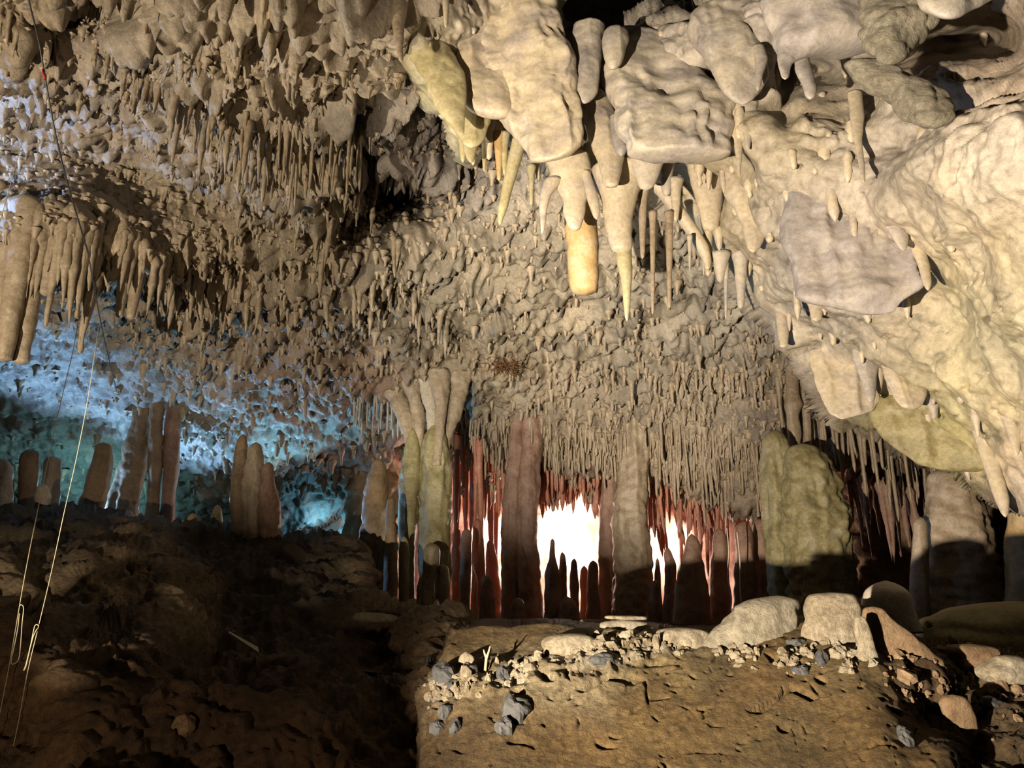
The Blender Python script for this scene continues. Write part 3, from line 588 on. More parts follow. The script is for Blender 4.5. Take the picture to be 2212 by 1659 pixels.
brock('ledge-like grey rock on the bank crest below the broad lit column', [(1338, 1300, 1385), (1352, 1298, 1400), (1368, 1296, 1425), (1395, 1300, 1442)], 3.6, 'limegrey', ratio=.4)
brock('thin flat flake lying on the ledge-like grey rock', [(1329, 1312, 1388), (1334, 1309, 1391), (1339, 1312, 1388)], 3.62, 'lime', cap=(2, 2), ratio=.4)
brock('rugged rock right of the ledge-like one, dark crumbs under it', [(1355, 1445, 1500), (1368, 1425, 1520), (1390, 1418, 1528), (1410, 1425, 1520)], 3.45, 'lime', knob=.3)
brock('pale crumbly lump left of the ledge-like grey rock', [(1368, 1205, 1268), (1385, 1190, 1292), (1410, 1188, 1300), (1432, 1195, 1290)], 3.42, 'lime', knob=.35, noise=.2)
brock('small pale stone with a pointed top left of the upright twig', [(1408, 1000, 1012), (1420, 990, 1028), (1436, 984, 1026)], 3.4, 'lime', knob=.05)
brock('pale flowstone drip running down the right side of the blocky rock', [(1330, 1848, 1866), (1370, 1850, 1880), (1400, 1852, 1892), (1430, 1840, 1905), (1450, 1836, 1890), (1475, 1832, 1848)], 3.12, 'lime', cap=(6, 6), knob=.3, ratio=.5, noise=.2)
brock('big brown tilted slab on the right flank, darkest under its lower edge', [(1310, 1868, 1900), (1340, 1872, 1930), (1380, 1876, 1975), (1420, 1890, 2015), (1450, 1930, 2035), (1475, 1985, 2050)], 3.22, 'brownrock', knob=.15, ratio=.35, yaw=-.1)
brock('pinkish rock jutting over the black crevice at lower right', [(1500, 2040, 2075), (1520, 2030, 2095), (1550, 2040, 2108), (1575, 2075, 2112)], 3.0, 'brownrock', knob=.15)
brock('pale broken rock near the right edge below the mossy slab', [(1415, 2155, 2195), (1430, 2140, 2230), (1455, 2130, 2260), (1475, 2150, 2260)], 3.3, 'lime', knob=.3)
brock('angular brown rock between the tilted slab and the right edge', [(1390, 2060, 2130), (1405, 2052, 2150), (1430, 2050, 2155), (1450, 2065, 2140)], 3.4, 'brownrock', knob=.2)
brock('long pale stone lip left of the bank under the lit stalagmites', [(1322, 772, 800), (1328, 766, 850), (1338, 770, 880), (1346, 800, 885)], 5.1, 'lime', cap=(3, 3), ratio=.5)

# dark stones set in the face of the bank
def stone(label, px, py, w, h, mat='stone', look=None, sd=0):
    p = (look or bank_at)(px, py); k = np.linalg.norm(p - EYE) / F
    th, ph = np.meshgrid(np.linspace(0, 2 * math.pi, 20, endpoint=False), np.linspace(0, math.pi, 12))
    D = np.stack([np.sin(ph) * np.cos(th), np.sin(ph) * np.sin(th), np.cos(ph)], -1)
    fac = 1 + .35 * vnoise(D * 1.6 + sd * 7.1, sd) + .12 * vnoise(D * 4 + sd, sd + 1)
    V = p + D * np.array([w * k / 2, .6 * min(w, h) * k / 2 + .012, h * k / 2]) * fac[..., None]
    idx = np.arange(12 * 20).reshape(12, 20); nx = np.roll(idx, -1, 1)
    Fq = np.stack([idx[:-1], idx[1:], nx[1:], nx[:-1]], -1).reshape(-1, 4)
    o = put('stone', V, Fq, M[mat], smooth=False)
    return tag(o, label, 'stone')
SL = [('dark upright stone at the left edge of the bank face', 924, 1440, 24, 52), ('biggest of the dark cracked stones left of the twig', 962, 1468, 46, 48), ('small dark stone below the cracked stones left of the twig', 978, 1486, 28, 26), ('dark stone touching the foot of the twig on its left', 1012, 1462, 34, 36),
      ('lone angular dark stone in the pale crust right of the twig', 1086, 1476, 34, 42), ('large round grey stone in a cracked socket on the bank face', 1112, 1548, 56, 54), ('dark hollow stone below the large round grey one', 1088, 1582, 34, 36), ('small grey stone left of the round grey one, under the crust', 966, 1546, 24, 30),
      ('black stone low on the left of the bank face', 948, 1576, 34, 28), ('black stone just right of the low left one', 986, 1580, 26, 32), ('grey stone wedged under the long pale rock', 1718, 1392, 40, 18), ('dark stone below the blocky pale rock', 1772, 1436, 24, 44),
      ('flat greenish stone left of the one below the blocky rock', 1732, 1454, 34, 26), ('grey stone near the bottom right of the brown face', 1950, 1600, 34, 40), ('flat grey stone at the right end of the pale crust', 1305, 1432, 60, 24), ('greenish stone beside the black crevice at far right', 2148, 1548, 40, 20)]
for i, s in enumerate(SL): stone(*s, sd=i + 1)
for i, s in enumerate([('round pebble on the dark ground near the bottom', 382, 1634, 40, 40), ('grey pebble on the dark mound, centre left', 395, 1500, 18, 18), ('long reddish stone on the dark mound left of the grey pebble', 300, 1486, 46, 24), ('square brown stone at the top of the dark strip on the left', 292, 1256, 36, 40), ('pale flat stone above the square brown one', 335, 1220, 50, 16),
                       ('small tan stone right of the square brown one', 322, 1250, 26, 44), ('flat brown stone on the dark mound below the plastic scrap', 596, 1478, 56, 22), ('pale chip at the right end of the dark mound', 700, 1512, 20, 14)]):
    stone(*s, mat='brownrock', look=ground_at, sd=i + 41)

# crumbs of the pale crust
def rubble(n, line, jit, wr, mat, label, seed):
    g = np.random.default_rng(seed); L = np.array(line, float); ss = np.concatenate([[0], np.cumsum(np.hypot(*np.diff(L, axis=0).T))])
    u = g.uniform(0, ss[-1], n); xs = np.interp(u, ss, L[:, 0]); ys = np.interp(u, ss, L[:, 1]) + g.normal(0, jit, n)
    th, ph = np.meshgrid(np.linspace(0, 2 * math.pi, 9, endpoint=False), np.linspace(0, math.pi, 6))
    D = np.stack([np.sin(ph) * np.cos(th), np.sin(ph) * np.sin(th), np.cos(ph)], -1)
    idx = np.arange(54).reshape(6, 9); nx = np.roll(idx, -1, 1); F0 = np.stack([idx[:-1], idx[1:], nx[1:], nx[:-1]], -1).reshape(-1, 4)
    Vs, Fs = [], []
    for q in range(n):
        p = bank_at(xs[q], ys[q]); r = g.uniform(*wr) * (g.random() ** 1.5 + .35) * p[1] / F
        f = 1 + .45 * vnoise(D * 1.7 + q * 3.1, seed)
        Vs.append((p + D * f[..., None] * r * g.uniform(.6, 1.4, 3)).reshape(-1, 3)); Fs.append(F0 + 54 * q)
    V = np.concatenate(Vs) ; o = link('rubble', new_mesh('rubble', V - V.mean(0), np.concatenate(Fs), M[mat], False), V.mean(0))
    return tag(o, label, 'rubble', None, 'stuff')
rubble(420, [(925, 1500), (1000, 1490), (1120, 1470), (1200, 1430), (1300, 1395), (1420, 1395), (1520, 1395), (1640, 1425), (1760, 1425), (1890, 1440)], 15, (3, 11), 'lime', 'countless pale crumbs of limestone strewn along the crust of the bank', 5)
rubble(160, [(1880, 1400), (1960, 1450), (2060, 1480), (2210, 1480)], 45, (4, 14), 'brownrock', 'countless brown rock crumbs on the right flank of the bank', 6)

# ------------------------------------------------------------------ right-hand flowstone draperies
def drap(label, rows, Y, mat='cream', name='drapery', cat='drapery', **kw):
    kw.setdefault('noise', .09); kw.setdefault('nf', 3.2); kw.setdefault('ratio', .3); kw.setdefault('cap', (0, 14)); kw.setdefault('seg', 96); kw.setdefault('knob', .10); kw.setdefault('step', 3); kw.setdefault('flute', .04)
    hpx = rows[-1][0] - rows[0][0]
    kw.setdefault('relief', .028); kw.setdefault('Y2', Y); Y = Y + min(.35, hpx * .0013)
    return body(name, label, cat, rows, Y, mat, hang=True, **kw)
drap('big smooth cream drapery slab with a broken grey lower edge, top centre', [(-60, 975, 1180), (0, 990, 1195), (40, 996, 1208), (80, 1001, 1218), (115, 1012, 1226), (170, 1048, 1240), (235, 1084, 1254), (275, 1108, 1259), (310, 1128, 1258), (335, 1142, 1240), (350, 1152, 1196)], 4.35, 'cream', yaw=-.25, cap=(0, 8), ratio=.28, ecc=2.8, relief=.035)
drap('rounded grey lobe between the big cream slab and the central drapery', [(55, 1236, 1306), (100, 1238, 1302), (150, 1243, 1298), (200, 1246, 1290), (224, 1252, 1274)], 4.4, 'pale', ratio=.6)
drap('pleated grey-cream central drapery with a ragged dark lower edge', [(58, 1330, 1400), (80, 1326, 1440), (120, 1322, 1480), (160, 1318, 1500), (195, 1316, 1545), (230, 1316, 1562), (265, 1322, 1564), (300, 1336, 1564), (322, 1352, 1562), (340, 1395, 1558)], 4.15, 'pale', cap=(14, 6), ratio=.25, flute=.08, ecc=2.8, relief=.045)
drap('knobby cream fold hanging at the top between black hollow and grey rock', [(8, 1560, 1650), (25, 1500, 1650), (60, 1482, 1652), (100, 1500, 1657), (140, 1530, 1658), (170, 1548, 1652), (200, 1570, 1638), (226, 1592, 1618)], 4.0, 'pale', ratio=.4, ecc=2.5, relief=.05)
drap('small round knob above the central drapery by the black hollow', [(58, 1308, 1352), (90, 1304, 1356), (125, 1308, 1346), (150, 1314, 1334)], 4.15, 'pale', ratio=.8, cap=(16, 14))
drap('cream column-like lobe with a blunt grey tip left under the central drapery', [(190, 1276, 1300), (220, 1268, 1318), (270, 1266, 1334), (300, 1276, 1340), (340, 1290, 1345), (375, 1300, 1340), (405, 1308, 1334)], 4.45, 'cream', ratio=.7, cap=(10, 6), knob=.06)
drap('narrow grey drip in front of the column-like lobe', [(250, 1318, 1338), (300, 1322, 1352), (320, 1328, 1356), (338, 1334, 1350)], 4.3, 'grey', ratio=.9)
drap('yellow-green sheet with a knife edge at the left end of the flowstone', [(30, 872, 905), (80, 880, 945), (120, 890, 985), (160, 912, 1002), (200, 930, 1005), (240, 948, 1005), (270, 978, 1003), (292, 992, 1003)], 4.2, 'yellow', ratio=.4, cap=(0, 10))
drap('second yellow sheet tucked behind the knife-edged one', [(100, 905, 960), (160, 915, 1010), (210, 935, 1040), (260, 970, 1060), (300, 995, 1050), (320, 1005, 1030)], 4.5, 'yellow', ratio=.4)
drap('smooth pale bulge between the yellow sheets and the big cream slab', [(-50, 950, 1040), (20, 965, 1060), (90, 985, 1085), (140, 992, 1098), (190, 998, 1105), (230, 1008, 1108), (256, 1045, 1104)], 4.42, 'cream', ratio=.4, ecc=2.6, relief=.05)
drap('brown-backed pointed drip at the very top left of the flowstone', [(-40, 830, 885), (0, 838, 880), (50, 848, 872), (100, 856, 870), (135, 862, 872)], 3.85, 'tan', ratio=.8)
drap('thin drip beside the top left of the big cream slab', [(-30, 955, 972), (20, 957, 970), (60, 960, 966)], 3.95, 'cream', ratio=.9)
drap('fringe of yellow fangs joined at the root below the yellow sheets', [(270, 990, 1030), (300, 998, 1034), (330, 1004, 1026), (352, 1012, 1024)], 4.6, 'yellow', ratio=.6)
drap('large grey tongue with a torn scalloped lower edge, right of centre', [(385, 1712, 1800), (415, 1700, 1835), (450, 1703, 1858), (510, 1716, 1912), (560, 1730, 1955), (600, 1738, 1985), (630, 1742, 1970), (648, 1770, 1945), (664, 1838, 1936), (680, 1884, 1924)], 3.80, 'grey', Y2=3.92, ratio=.18, yaw=-.35, flute=.06, cap=(20, 6), ecc=2.5, relief=.04)
drap('grey ridge on the wall ending in a hooked tip, right of the tongue top', [(310, 1835, 1870), (360, 1848, 1890), (410, 1868, 1912), (460, 1892, 1938), (510, 1926, 1962), (542, 1946, 1960)], 3.75, 'pale', ratio=.6)
drap('small drip right of the tongue with a dark slot beside it', [(530, 1968, 1996), (575, 1984, 2008), (612, 1994, 2012), (628, 2000, 2010)], 3.75, 'cream', ratio=.7)
drap('broad cream swelling on the wall right of the plump drip', [(390, 1680, 1710), (430, 1675, 1728), (470, 1685, 1735), (520, 1695, 1745), (560, 1712, 1752), (585, 1725, 1745)], 4.35, 'cream', ratio=.45)
drap('plump cream drip with side lumps left of the grey tongue', [(345, 1558, 1640), (390, 1562, 1668), (420, 1575, 1700), (450, 1592, 1672), (490, 1602, 1662), (520, 1610, 1650), (546, 1618, 1636)], 4.45, 'cream', ratio=.6, knob=.18)
drap('long thin drip hanging against the wall above the plump one', [(230, 1555, 1620), (270, 1568, 1612), (310, 1584, 1605), (350, 1592, 1602), (382, 1595, 1599)], 4.1, 'cream', ratio=.7)
drap('short drip pair to the right of the long thin one', [(220, 1600, 1640), (270, 1604, 1628), (300, 1608, 1622), (325, 1612, 1620)], 4.1, 'pale', ratio=.7)
drap('triangular cream sheet pointing down at the lower right of centre', [(752, 1746, 1860), (790, 1756, 1880), (830, 1770, 1890), (865, 1784, 1895), (890, 1798, 1885), (906, 1808, 1830)], 4.95, 'cream', ratio=.2, yaw=-.2, flute=.08)
drap('stubby grey-tipped drip with a dark shadow slot right beside it', [(745, 1840, 1905), (790, 1850, 1896), (840, 1866, 1892), (870, 1872, 1890)], 4.7, 'pale', ratio=.6)
drap('lobed cream apron right of the stubby grey-tipped drip', [(740, 1895, 1985), (800, 1905, 1995), (850, 1925, 2000), (885, 1948, 1992)], 4.55, 'cream', ratio=.3, knob=.2)
drap('green shelf-like drapery sweeping to the right over the straws', [(850, 1890, 1990), (890, 1895, 2040), (930, 1920, 2090), (965, 1955, 2120), (995, 1995, 2140), (1020, 2060, 2150)], 4.75, 'green', ratio=.22, yaw=-.35, cap=(10, 10))
drap('small square-ended drip left of the shadow slot below the tongue', [(640, 1680, 1698), (680, 1676, 1700), (720, 1680, 1704), (752, 1684, 1702)], 5.0, 'cream', ratio=.8, cap=(0, 5))
drap('short blunt drip under the left edge of the grey tongue', [(640, 1735, 1785), (665, 1748, 1778), (695, 1755, 1774)], 4.6, 'cream', ratio=.7, cap=(0, 5))
drap('long bone-like stalactite hanging free at the lower right', [(880, 2075, 2125), (905, 2092, 2122), (930, 2102, 2134), (965, 2112, 2148), (1000, 2124, 2160), (1040, 2138, 2168), (1080, 2152, 2176), (1110, 2164, 2178), (1118, 2168, 2176)], 4.3, 'cream', name='stalactite', cat='stalactite', ratio=.85, seg=32)
drap('thin pointed drip at the right edge above the bone-like stalactite', [(890, 2160, 2200), (940, 2180, 2204), (985, 2192, 2202)], 4.0, 'cream', ratio=.7)
drap('grey overhanging rock at the top right', [(-70, 1640, 2010), (-20, 1650, 2000), (30, 1662, 1985), (70, 1672, 1950), (95, 1676, 1900), (112, 1678, 1760), (135, 1680, 1712), (172, 1688, 1704)], 3.05, 'grey', name='overhanging_rock', cat='rock', ratio=.4, cap=(0, 10), knob=.06)
drap('crumbly nodule under the right end of the grey overhanging rock', [(-30, 1880, 2040), (30, 1878, 2012), (60, 1872, 2004), (90, 1880, 1985), (115, 1892, 1965), (138, 1906, 1945)], 2.85, 'limegrey', name='rock_nodule', cat='rock', ratio=.6, knob=.35, noise=.15, nf=7)
drap('rough oval nodule jutting from the wall below the overhanging rock', [(140, 1830, 1900), (175, 1870, 1970), (205, 1930, 2040), (235, 1948, 2066), (262, 1975, 2062), (276, 2000, 2040)], 3.15, 'limegrey', name='rock_nodule', cat='rock', ratio=.6, knob=.25, noise=.12, nf=7)
drap('pale fin of rock at the top right corner over a dark recess', [(-60, 1985, 2160), (-10, 1990, 2146), (12, 2000, 2115), (28, 2020, 2085), (40, 2040, 2070)], 2.75, 'pale', name='rock_fin', cat='rock', ratio=.4, cap=(0, 8), knob=.15)
drap('wet drip below the overhanging rock, left of the oval nodule', [(105, 1715, 1740), (150, 1718, 1752), (190, 1736, 1764), (215, 1742, 1760)], 3.65, 'pale', ratio=.7)
drap('knobbed drip under the knobby cream fold', [(100, 1626, 1648), (130, 1630, 1660), (160, 1632, 1650), (196, 1632, 1642)], 3.9, 'pale', ratio=.8, knob=.2)
drap('flat drip on the wall with a long shadow slot, upper right', [(200, 1830, 1862), (250, 1836, 1866), (300, 1844, 1862), (360, 1856, 1868), (395, 1862, 1870)], 3.62, 'cream', ratio=.7)

def stl(label, rows, Y, mat='cream', **kw):
    kw.setdefault('ratio', .9); kw.setdefault('noise', .06); kw.setdefault('knob', .08); kw.setdefault('nf', 5); kw.setdefault('seg', 28); kw.setdefault('flute', .02); kw.setdefault('cap', (0, 8))
    return body('stalactite', label, 'stalactite', rows, Y, mat, hang=True, **kw)
ts = thing('stalactite', at(1235, 345, 4.75), 'broad-shouldered cream stalactite with two side arms under the big slab', 'stalactite')
body('shaft', None, None, [(335, 1165, 1270), (352, 1180, 1274), (380, 1190, 1276), (410, 1205, 1272), (435, 1216, 1266), (460, 1218, 1264), (485, 1224, 1258), (500, 1232, 1252)], 4.75, 'cream', parent=ts, hang=True, ratio=.6, knob=.1)
body('arm', None, None, [(388, 1176, 1214), (405, 1170, 1204), (420, 1166, 1190), (450, 1165, 1182), (480, 1167, 1179), (505, 1168, 1174)], 4.72, 'cream', parent=ts, hang=True, ratio=.8)
body('arm', None, None, [(370, 1254, 1274), (400, 1262, 1284), (430, 1268, 1294), (455, 1276, 1296), (475, 1284, 1293)], 4.7, 'cream', parent=ts, hang=True, ratio=.8)
stl('thick yellow blunt-ended stalactite behind the broad-shouldered one', [(400, 1222, 1285), (450, 1222, 1285), (490, 1220, 1288), (540, 1224, 1292), (590, 1228, 1294), (620, 1232, 1292), (636, 1240, 1285)], 5.2, 'orange', cap=(0, 8), knob=.06)
tt = thing('stalactite', at(1340, 385, 4.75), 'largest stalactite, thick above with a slim pale lower half, under the central drapery', 'stalactite')
body('shaft', None, None, [(370, 1270, 1410), (395, 1284, 1394), (420, 1296, 1378), (460, 1303, 1369), (500, 1310, 1366), (530, 1318, 1366), (548, 1326, 1362)], 4.75, 'cream', parent=tt, hang=True, ratio=.75, knob=.1)
body('tip', None, None, [(530, 1328, 1364), (570, 1332, 1366), (600, 1340, 1366), (650, 1346, 1362), (685, 1350, 1358), (695, 1352, 1357)], 4.78, 'yellow', parent=tt, hang=True, ratio=.9)
stl('curved green-tipped stalactite hanging left of the broad-shouldered one', [(300, 1105, 1140), (330, 1100, 1130), (370, 1092, 1118), (410, 1084, 1106), (450, 1076, 1096), (475, 1075, 1086), (487, 1077, 1083)], 4.8, 'yellow')
FG = [('long fang below the left yellow sheet, nearest the ceiling', 1000, 285, 352, 20, 'yellow'), ('second fang along the yellow edge', 1022, 280, 358, 18, 'yellow'), ('third fang along the yellow edge, thin', 1030, 270, 330, 10, 'yellow'), ('bulb-rooted thin drip beside the big cream slab', 1056, 250, 346, 26, 'cream'),
      ('short clear-tipped drip at the left corner of the cream slab', 1097, 245, 285, 14, 'cream'), ('dark ochre fang in the shade behind the cream slab', 1078, 300, 392, 18, 'orange'), ('straight ochre fang close to the curved stalactite', 1090, 300, 380, 16, 'yellow'), ('tiny drip at the middle of the cream slab lower edge', 1113, 262, 305, 12, 'cream'),
      ('thin drip by the left arm of the broad-shouldered stalactite', 1148, 370, 445, 14, 'green'), ('short green drip below the yellow edge, third from the curved one', 1046, 290, 372, 12, 'yellow'),
      ('slender grey drip right of the largest stalactite', 1440, 330, 425, 34, 'pale'), ('thin straight straw behind the largest stalactite on its right', 1410, 470, 680, 12, 'tan'), ('bent-topped dark drip right of the largest stalactite', 1388, 420, 560, 18, 'tan'), ('tall straight dark drip right of the thin straw', 1446, 470, 668, 15, 'tan'),
      ('forked cream drip beside the dark hollow', 1460, 400, 480, 22, 'cream'), ('pale drip with a broken square end, left of the plump cream drip', 1600, 560, 668, 26, 'pale'), ('thin needle left of the broken square-ended drip', 1568, 580, 690, 9, 'pale'), ('short square drip above the thin needle', 1556, 560, 612, 28, 'pale'),
      ('long tapering drip left of the plump cream drip', 1530, 420, 598, 24, 'cream'), ('short drip inside the dark hollow right of the tapering one', 1540, 360, 470, 30, 'yellow'), ('tiny straw in the dark hollow under the central drapery', 1490, 520, 585, 8, 'pale'), ('second tiny straw in the dark hollow, further right', 1520, 520, 596, 8, 'pale')]
for lb, x, y0, y1, w, mt in FG:
    stl(lb, [(y0 - 12, x - w * .8, x + w * .8), (y0 + 8, x - w * .55, x + w * .55), ((y0 + y1) / 2, x - w * .42, x + w * .42), (y1 - 10, x - w * .28, x + w * .28), (y1, x - w * .18, x + w * .18)], 4.85 if x < 1500 else 5.0, mt, cap=(0, 6))
# branching struts that bridge the dark hollow
stl('slanting cream strut bridging the dark hollow to the right', [(400, 1398, 1440), (420, 1420, 1455), (445, 1440, 1475), (470, 1458, 1492), (500, 1480, 1512), (530, 1500, 1530), (560, 1518, 1536), (585, 1524, 1534)], 4.95, 'cream', cap=(6, 8))
stl('grey wedge hanging from the central drapery over the dark hollow', [(335, 1355, 1440), (360, 1365, 1430), (390, 1375, 1420), (412, 1385, 1405)], 4.6, 'pale', ratio=.6)
stl('knobbly cream root at the right end of the dark hollow', [(335, 1480, 1560), (380, 1490, 1562), (420, 1500, 1560), (460, 1512, 1556), (500, 1520, 1550)], 4.9, 'cream', ratio=.6)

# ------------------------------------------------------------------ hanging stalactites: copies of a dozen shapes
def unit_stal(k, kind):
    r = np.random.default_rng(100 + k); n, seg = (22, 10) if kind == 'stalactite' else (12, 7)
    t = np.linspace(0, 1, n)
    if kind == 'stalactite':
        prof = .55 * np.exp(-t * (7 + 5 * r.random())) + (.52 + .1 * r.random()) * (1 - t ** (1.3 + 1.8 * r.random())) ** .8
        for _ in range(4): prof += .10 * r.normal() * np.exp(-((t - r.random()) / .06) ** 2)
    else:
        prof = .5 * np.exp(-t * 12) + .42 * (1 - .35 * t) ; prof[-1] = .05
        for _ in range(2): prof += .07 * r.normal() * np.exp(-((t - r.random()) / .05) ** 2)
    prof = np.clip(prof * np.minimum(1, .25 + .75 * t / .09), .03, 2)
    th = np.linspace(0, 2 * math.pi, seg, endpoint=False)
    bx, by = .5 * np.sin(t * 3 + r.random() * 6) * r.normal() * .3, .5 * np.sin(t * 2.5 + r.random() * 6) * r.normal() * .3
    z = -t * 1.0
    lump = 1 + .14 * r.normal(size=(n, seg)); lump = (lump + np.roll(lump, 1, 1) + np.roll(lump, 1, 0)) / 3
    V = np.stack([bx[:, None] + prof[:, None] * np.cos(th) * lump, by[:, None] + prof[:, None] * np.sin(th) * lump, z[:, None] + 0 * th], -1)
    idx = np.arange(n * seg).reshape(n, seg); nx = np.roll(idx, -1, 1)
    Fq = np.stack([idx[:-1], idx[1:], nx[1:], nx[:-1]], -1).reshape(-1, 4)
    return V.reshape(-1, 3), Fq
UNITS = {}
def unit(kind, k, mat):
    key = (kind, k, mat)
    if key not in UNITS:
        V, Fq = unit_stal(k, kind)
        UNITS[key] = new_mesh(kind, V, Fq, M[mat])
    return UNITS[key]

def hang(kind, P, L, w, mat, label, group):
    o = bpy.data.objects.new(kind, unit(kind, random.randrange(10), mat)); COL.objects.link(o)
    o.location = P + np.array([0, 0, .05 + .04 * L]); o.scale = (w, w, L + .05 + .04 * L)
    o.rotation_euler = (random.gauss(0, .025), random.gauss(0, .025), random.random() * 6.28)
    return tag(o, label, kind.replace('_', ' '), group)

def along(line, n):
    p = np.array(line, float); s = np.concatenate([[0], np.cumsum(np.hypot(*np.diff(p, axis=0).T))])
    u = np.linspace(0, s[-1], n) + RNG.uniform(-.4, .4, n) * s[-1] / n
    return np.interp(u, s, p[:, 0]), np.interp(u, s, p[:, 1])

def row(kind, line, n, Lr, wr, jit, mat, label, group, look=None, Yfix=None):
    xs, ys = along(line, n)
    for x, y in zip(xs, ys):
        x += RNG.uniform(-1, 1) * jit * .5; y += RNG.uniform(-1, 1) * jit
        P = at(x, y, RNG.uniform(*Yfix)) if Yfix else (look or ceil_at)(x, y)
        k = (P[1]) / F
        a = RNG.random() ** 1.4
        L = (Lr[0] + (Lr[1] - Lr[0]) * a) * k * 1.12; w = (wr[0] + (wr[1] - wr[0]) * (.5 * a + .5 * RNG.random())) * k
        hang(kind, P + np.array([0, .3 * w, 0]), L, w, mat, label, group)

row('stalactite', [(-10, 0), (60, 10), (105, 40)], 9, (70, 120), (10, 16), 14, 'tan', 'tan stalactite in the small bunch at the top left corner', 'stalactites in the top left corner')
row('stalactite', [(120, 15), (180, 40), (235, 60)], 9, (50, 110), (7, 12), 14, 'tan', 'slim stalactite left of the upper ledge, before the dark gap', 'slim stalactites in the upper left gap')
row('stalactite', [(235, 85), (300, 110), (370, 140), (425, 168)], 20, (40, 105), (10, 18), 12, 'tan', 'short tan stalactite under the left half of the upper ledge', 'stalactites under the left half of the upper ledge')
row('stalactite', [(420, 175), (500, 195), (560, 212), (640, 225)], 26, (80, 160), (11, 20), 18, 'tan', 'long stalactite in the dense row under the upper ledge', 'dense row under the upper ledge')
row('soda_straw', [(600, 218), (700, 225), (800, 245)], 30, (70, 150), (7, 12), 14, 'tan', 'thin straw in the row under the right end of the upper ledge', 'straws under the right end of the upper ledge')
row('stalactite', [(560, 300), (660, 330), (760, 370)], 34, (30, 90), (8, 14), 22, 'tan', 'small stalactite in the second tier below the upper ledge', 'second tier below the upper ledge')
row('stalactite', [(640, 430), (740, 470), (880, 500)], 44, (35, 110), (8, 15), 40, 'tan', 'stalactite hanging around the dark roof hollow', 'stalactites around the dark roof hollow')
row('stalactite', [(-20, 420), (60, 440), (130, 470), (200, 505)], 40, (110, 230), (14, 26), 26, 'tan', 'long stalactite in the thick curtain at the left edge', 'thick curtain at the left edge')
row('stalactite', [(205, 490), (260, 500), (335, 530)], 18, (50, 130), (10, 20), 16, 'tan', 'stalactite between the left curtain and the roof centre', 'stalactites right of the left curtain')
row('stalactite', [(350, 560), (430, 590), (560, 620)], 34, (25, 85), (9, 17), 32, 'tan', 'stubby stalactite above the blue-lit roof', 'stubby stalactites above the blue-lit roof')
row('stalactite', [(700, 590), (820, 620), (960, 650)], 26, (25, 80), (8, 16), 40, 'tan', 'short stalactite on the roof centre left', 'short stalactites on the roof centre left')
row('stalactite', [(1330, 770), (1500, 790), (1700, 800)], 34, (20, 60), (7, 13), 26, 'tan', 'short stalactite on the far roof right of centre', 'short stalactites on the far roof')
for lb, x, y0, y1, wt, wb, yy in [('huge left-edge stalactite with a broken foot, nearest the frame', 32, 470, 782, 62, 34, 5.3), ('huge stalactite just right of the broken-footed one', 66, 500, 788, 48, 30, 5.45), ('thick stalactite behind the two huge left-edge ones', 10, 480, 700, 44, 24, 5.6),
                                  ('single carrot-shaped stalactite beside the hanging strings', 195, 545, 715, 52, 12, 5.9), ('left one of the ringed pair right of the carrot-shaped stalactite', 268, 540, 688, 30, 14, 6.0), ('right one of the ringed pair right of the carrot-shaped stalactite', 294, 535, 692, 36, 16, 5.95),
                                  ('grooved stalactite right of the huge left-edge ones', 110, 480, 640, 44, 24, 5.5), ('short grooved stalactite left of the strings', 148, 490, 600, 34, 20, 5.6)]:
    lean = -.16 * (y1 - y0); yy = ceil_at(x, y0)[1] + .10
    stl(lb, [(y0 - 45, x - wt * .6 - lean * .5, x + wt * .6 - lean * .5), (y0 + 10, x - wt * .5 - lean * .4, x + wt * .5 - lean * .4), ((y0 + y1) / 2, x - (wt + wb) * .25, x + (wt + wb) * .25), (y1, x - wb * .5 + lean * .5, x + wb * .5 + lean * .5)], yy, 'tan', knob=.14, noise=.1, cap=(24, 8), relief=.03)
# the fringe along the mouth of the far alcove
row('soda_straw', [(1000, 880), (1050, 925), (1110, 935), (1170, 945), (1300, 955), (1400, 975)], 54, (30, 72), (6, 11), 22, 'tan', 'straw in the fringe above the red-lit alcove', 'fringe above the red-lit alcove')
row('soda_straw', [(1400, 930), (1500, 960), (1640, 1000)], 54, (40, 110), (6, 11), 60, 'tan', 'straw on the hanging roof right of the broad lit column', 'straws right of the broad lit column')
row('soda_straw', [(762, 835), (820, 845), (890, 860)], 20, (40, 85), (5, 8), 10, 'pale', 'thin straw behind the fan of the double column', 'straws behind the fan of the double column')
row('soda_straw', [(1690, 790), (1740, 800), (1790, 880), (1860, 920), (1950, 950), (2060, 1000)], 56, (50, 150), (7, 15), 22, 'tan', 'pale straw in front of the black recess on the right', 'straws before the black recess')
row('soda_straw', [(978, 935), (1020, 930), (1090, 960)], 26, (90, 260), (9, 20), 26, 'red', 'red-lit straw in the alcove beside the double column', 'red straws beside the double column', Yfix=(10.4, 12.0))
row('soda_straw', [(1150, 965), (1230, 970), (1330, 985)], 30, (65, 112), (6, 12), 16, 'red', 'glowing red straw above the white opening', 'red straws above the white opening', Yfix=(10.3, 11.3))
row('soda_straw', [(1395, 1010), (1480, 1030), (1570, 1050)], 34, (50, 190), (8, 16), 20, 'red', 'red straw around the two small white gaps', 'red straws around the two small white gaps', Yfix=(10.3, 12.0))
row('stalactite', [(1835, 1040), (1900, 1050), (1970, 1070)], 14, (60, 170), (8, 16), 14, 'redcol', 'dark red drip in the black recess left of the broad mound', 'dark red drips in the black recess', Yfix=(8.8, 9.6))

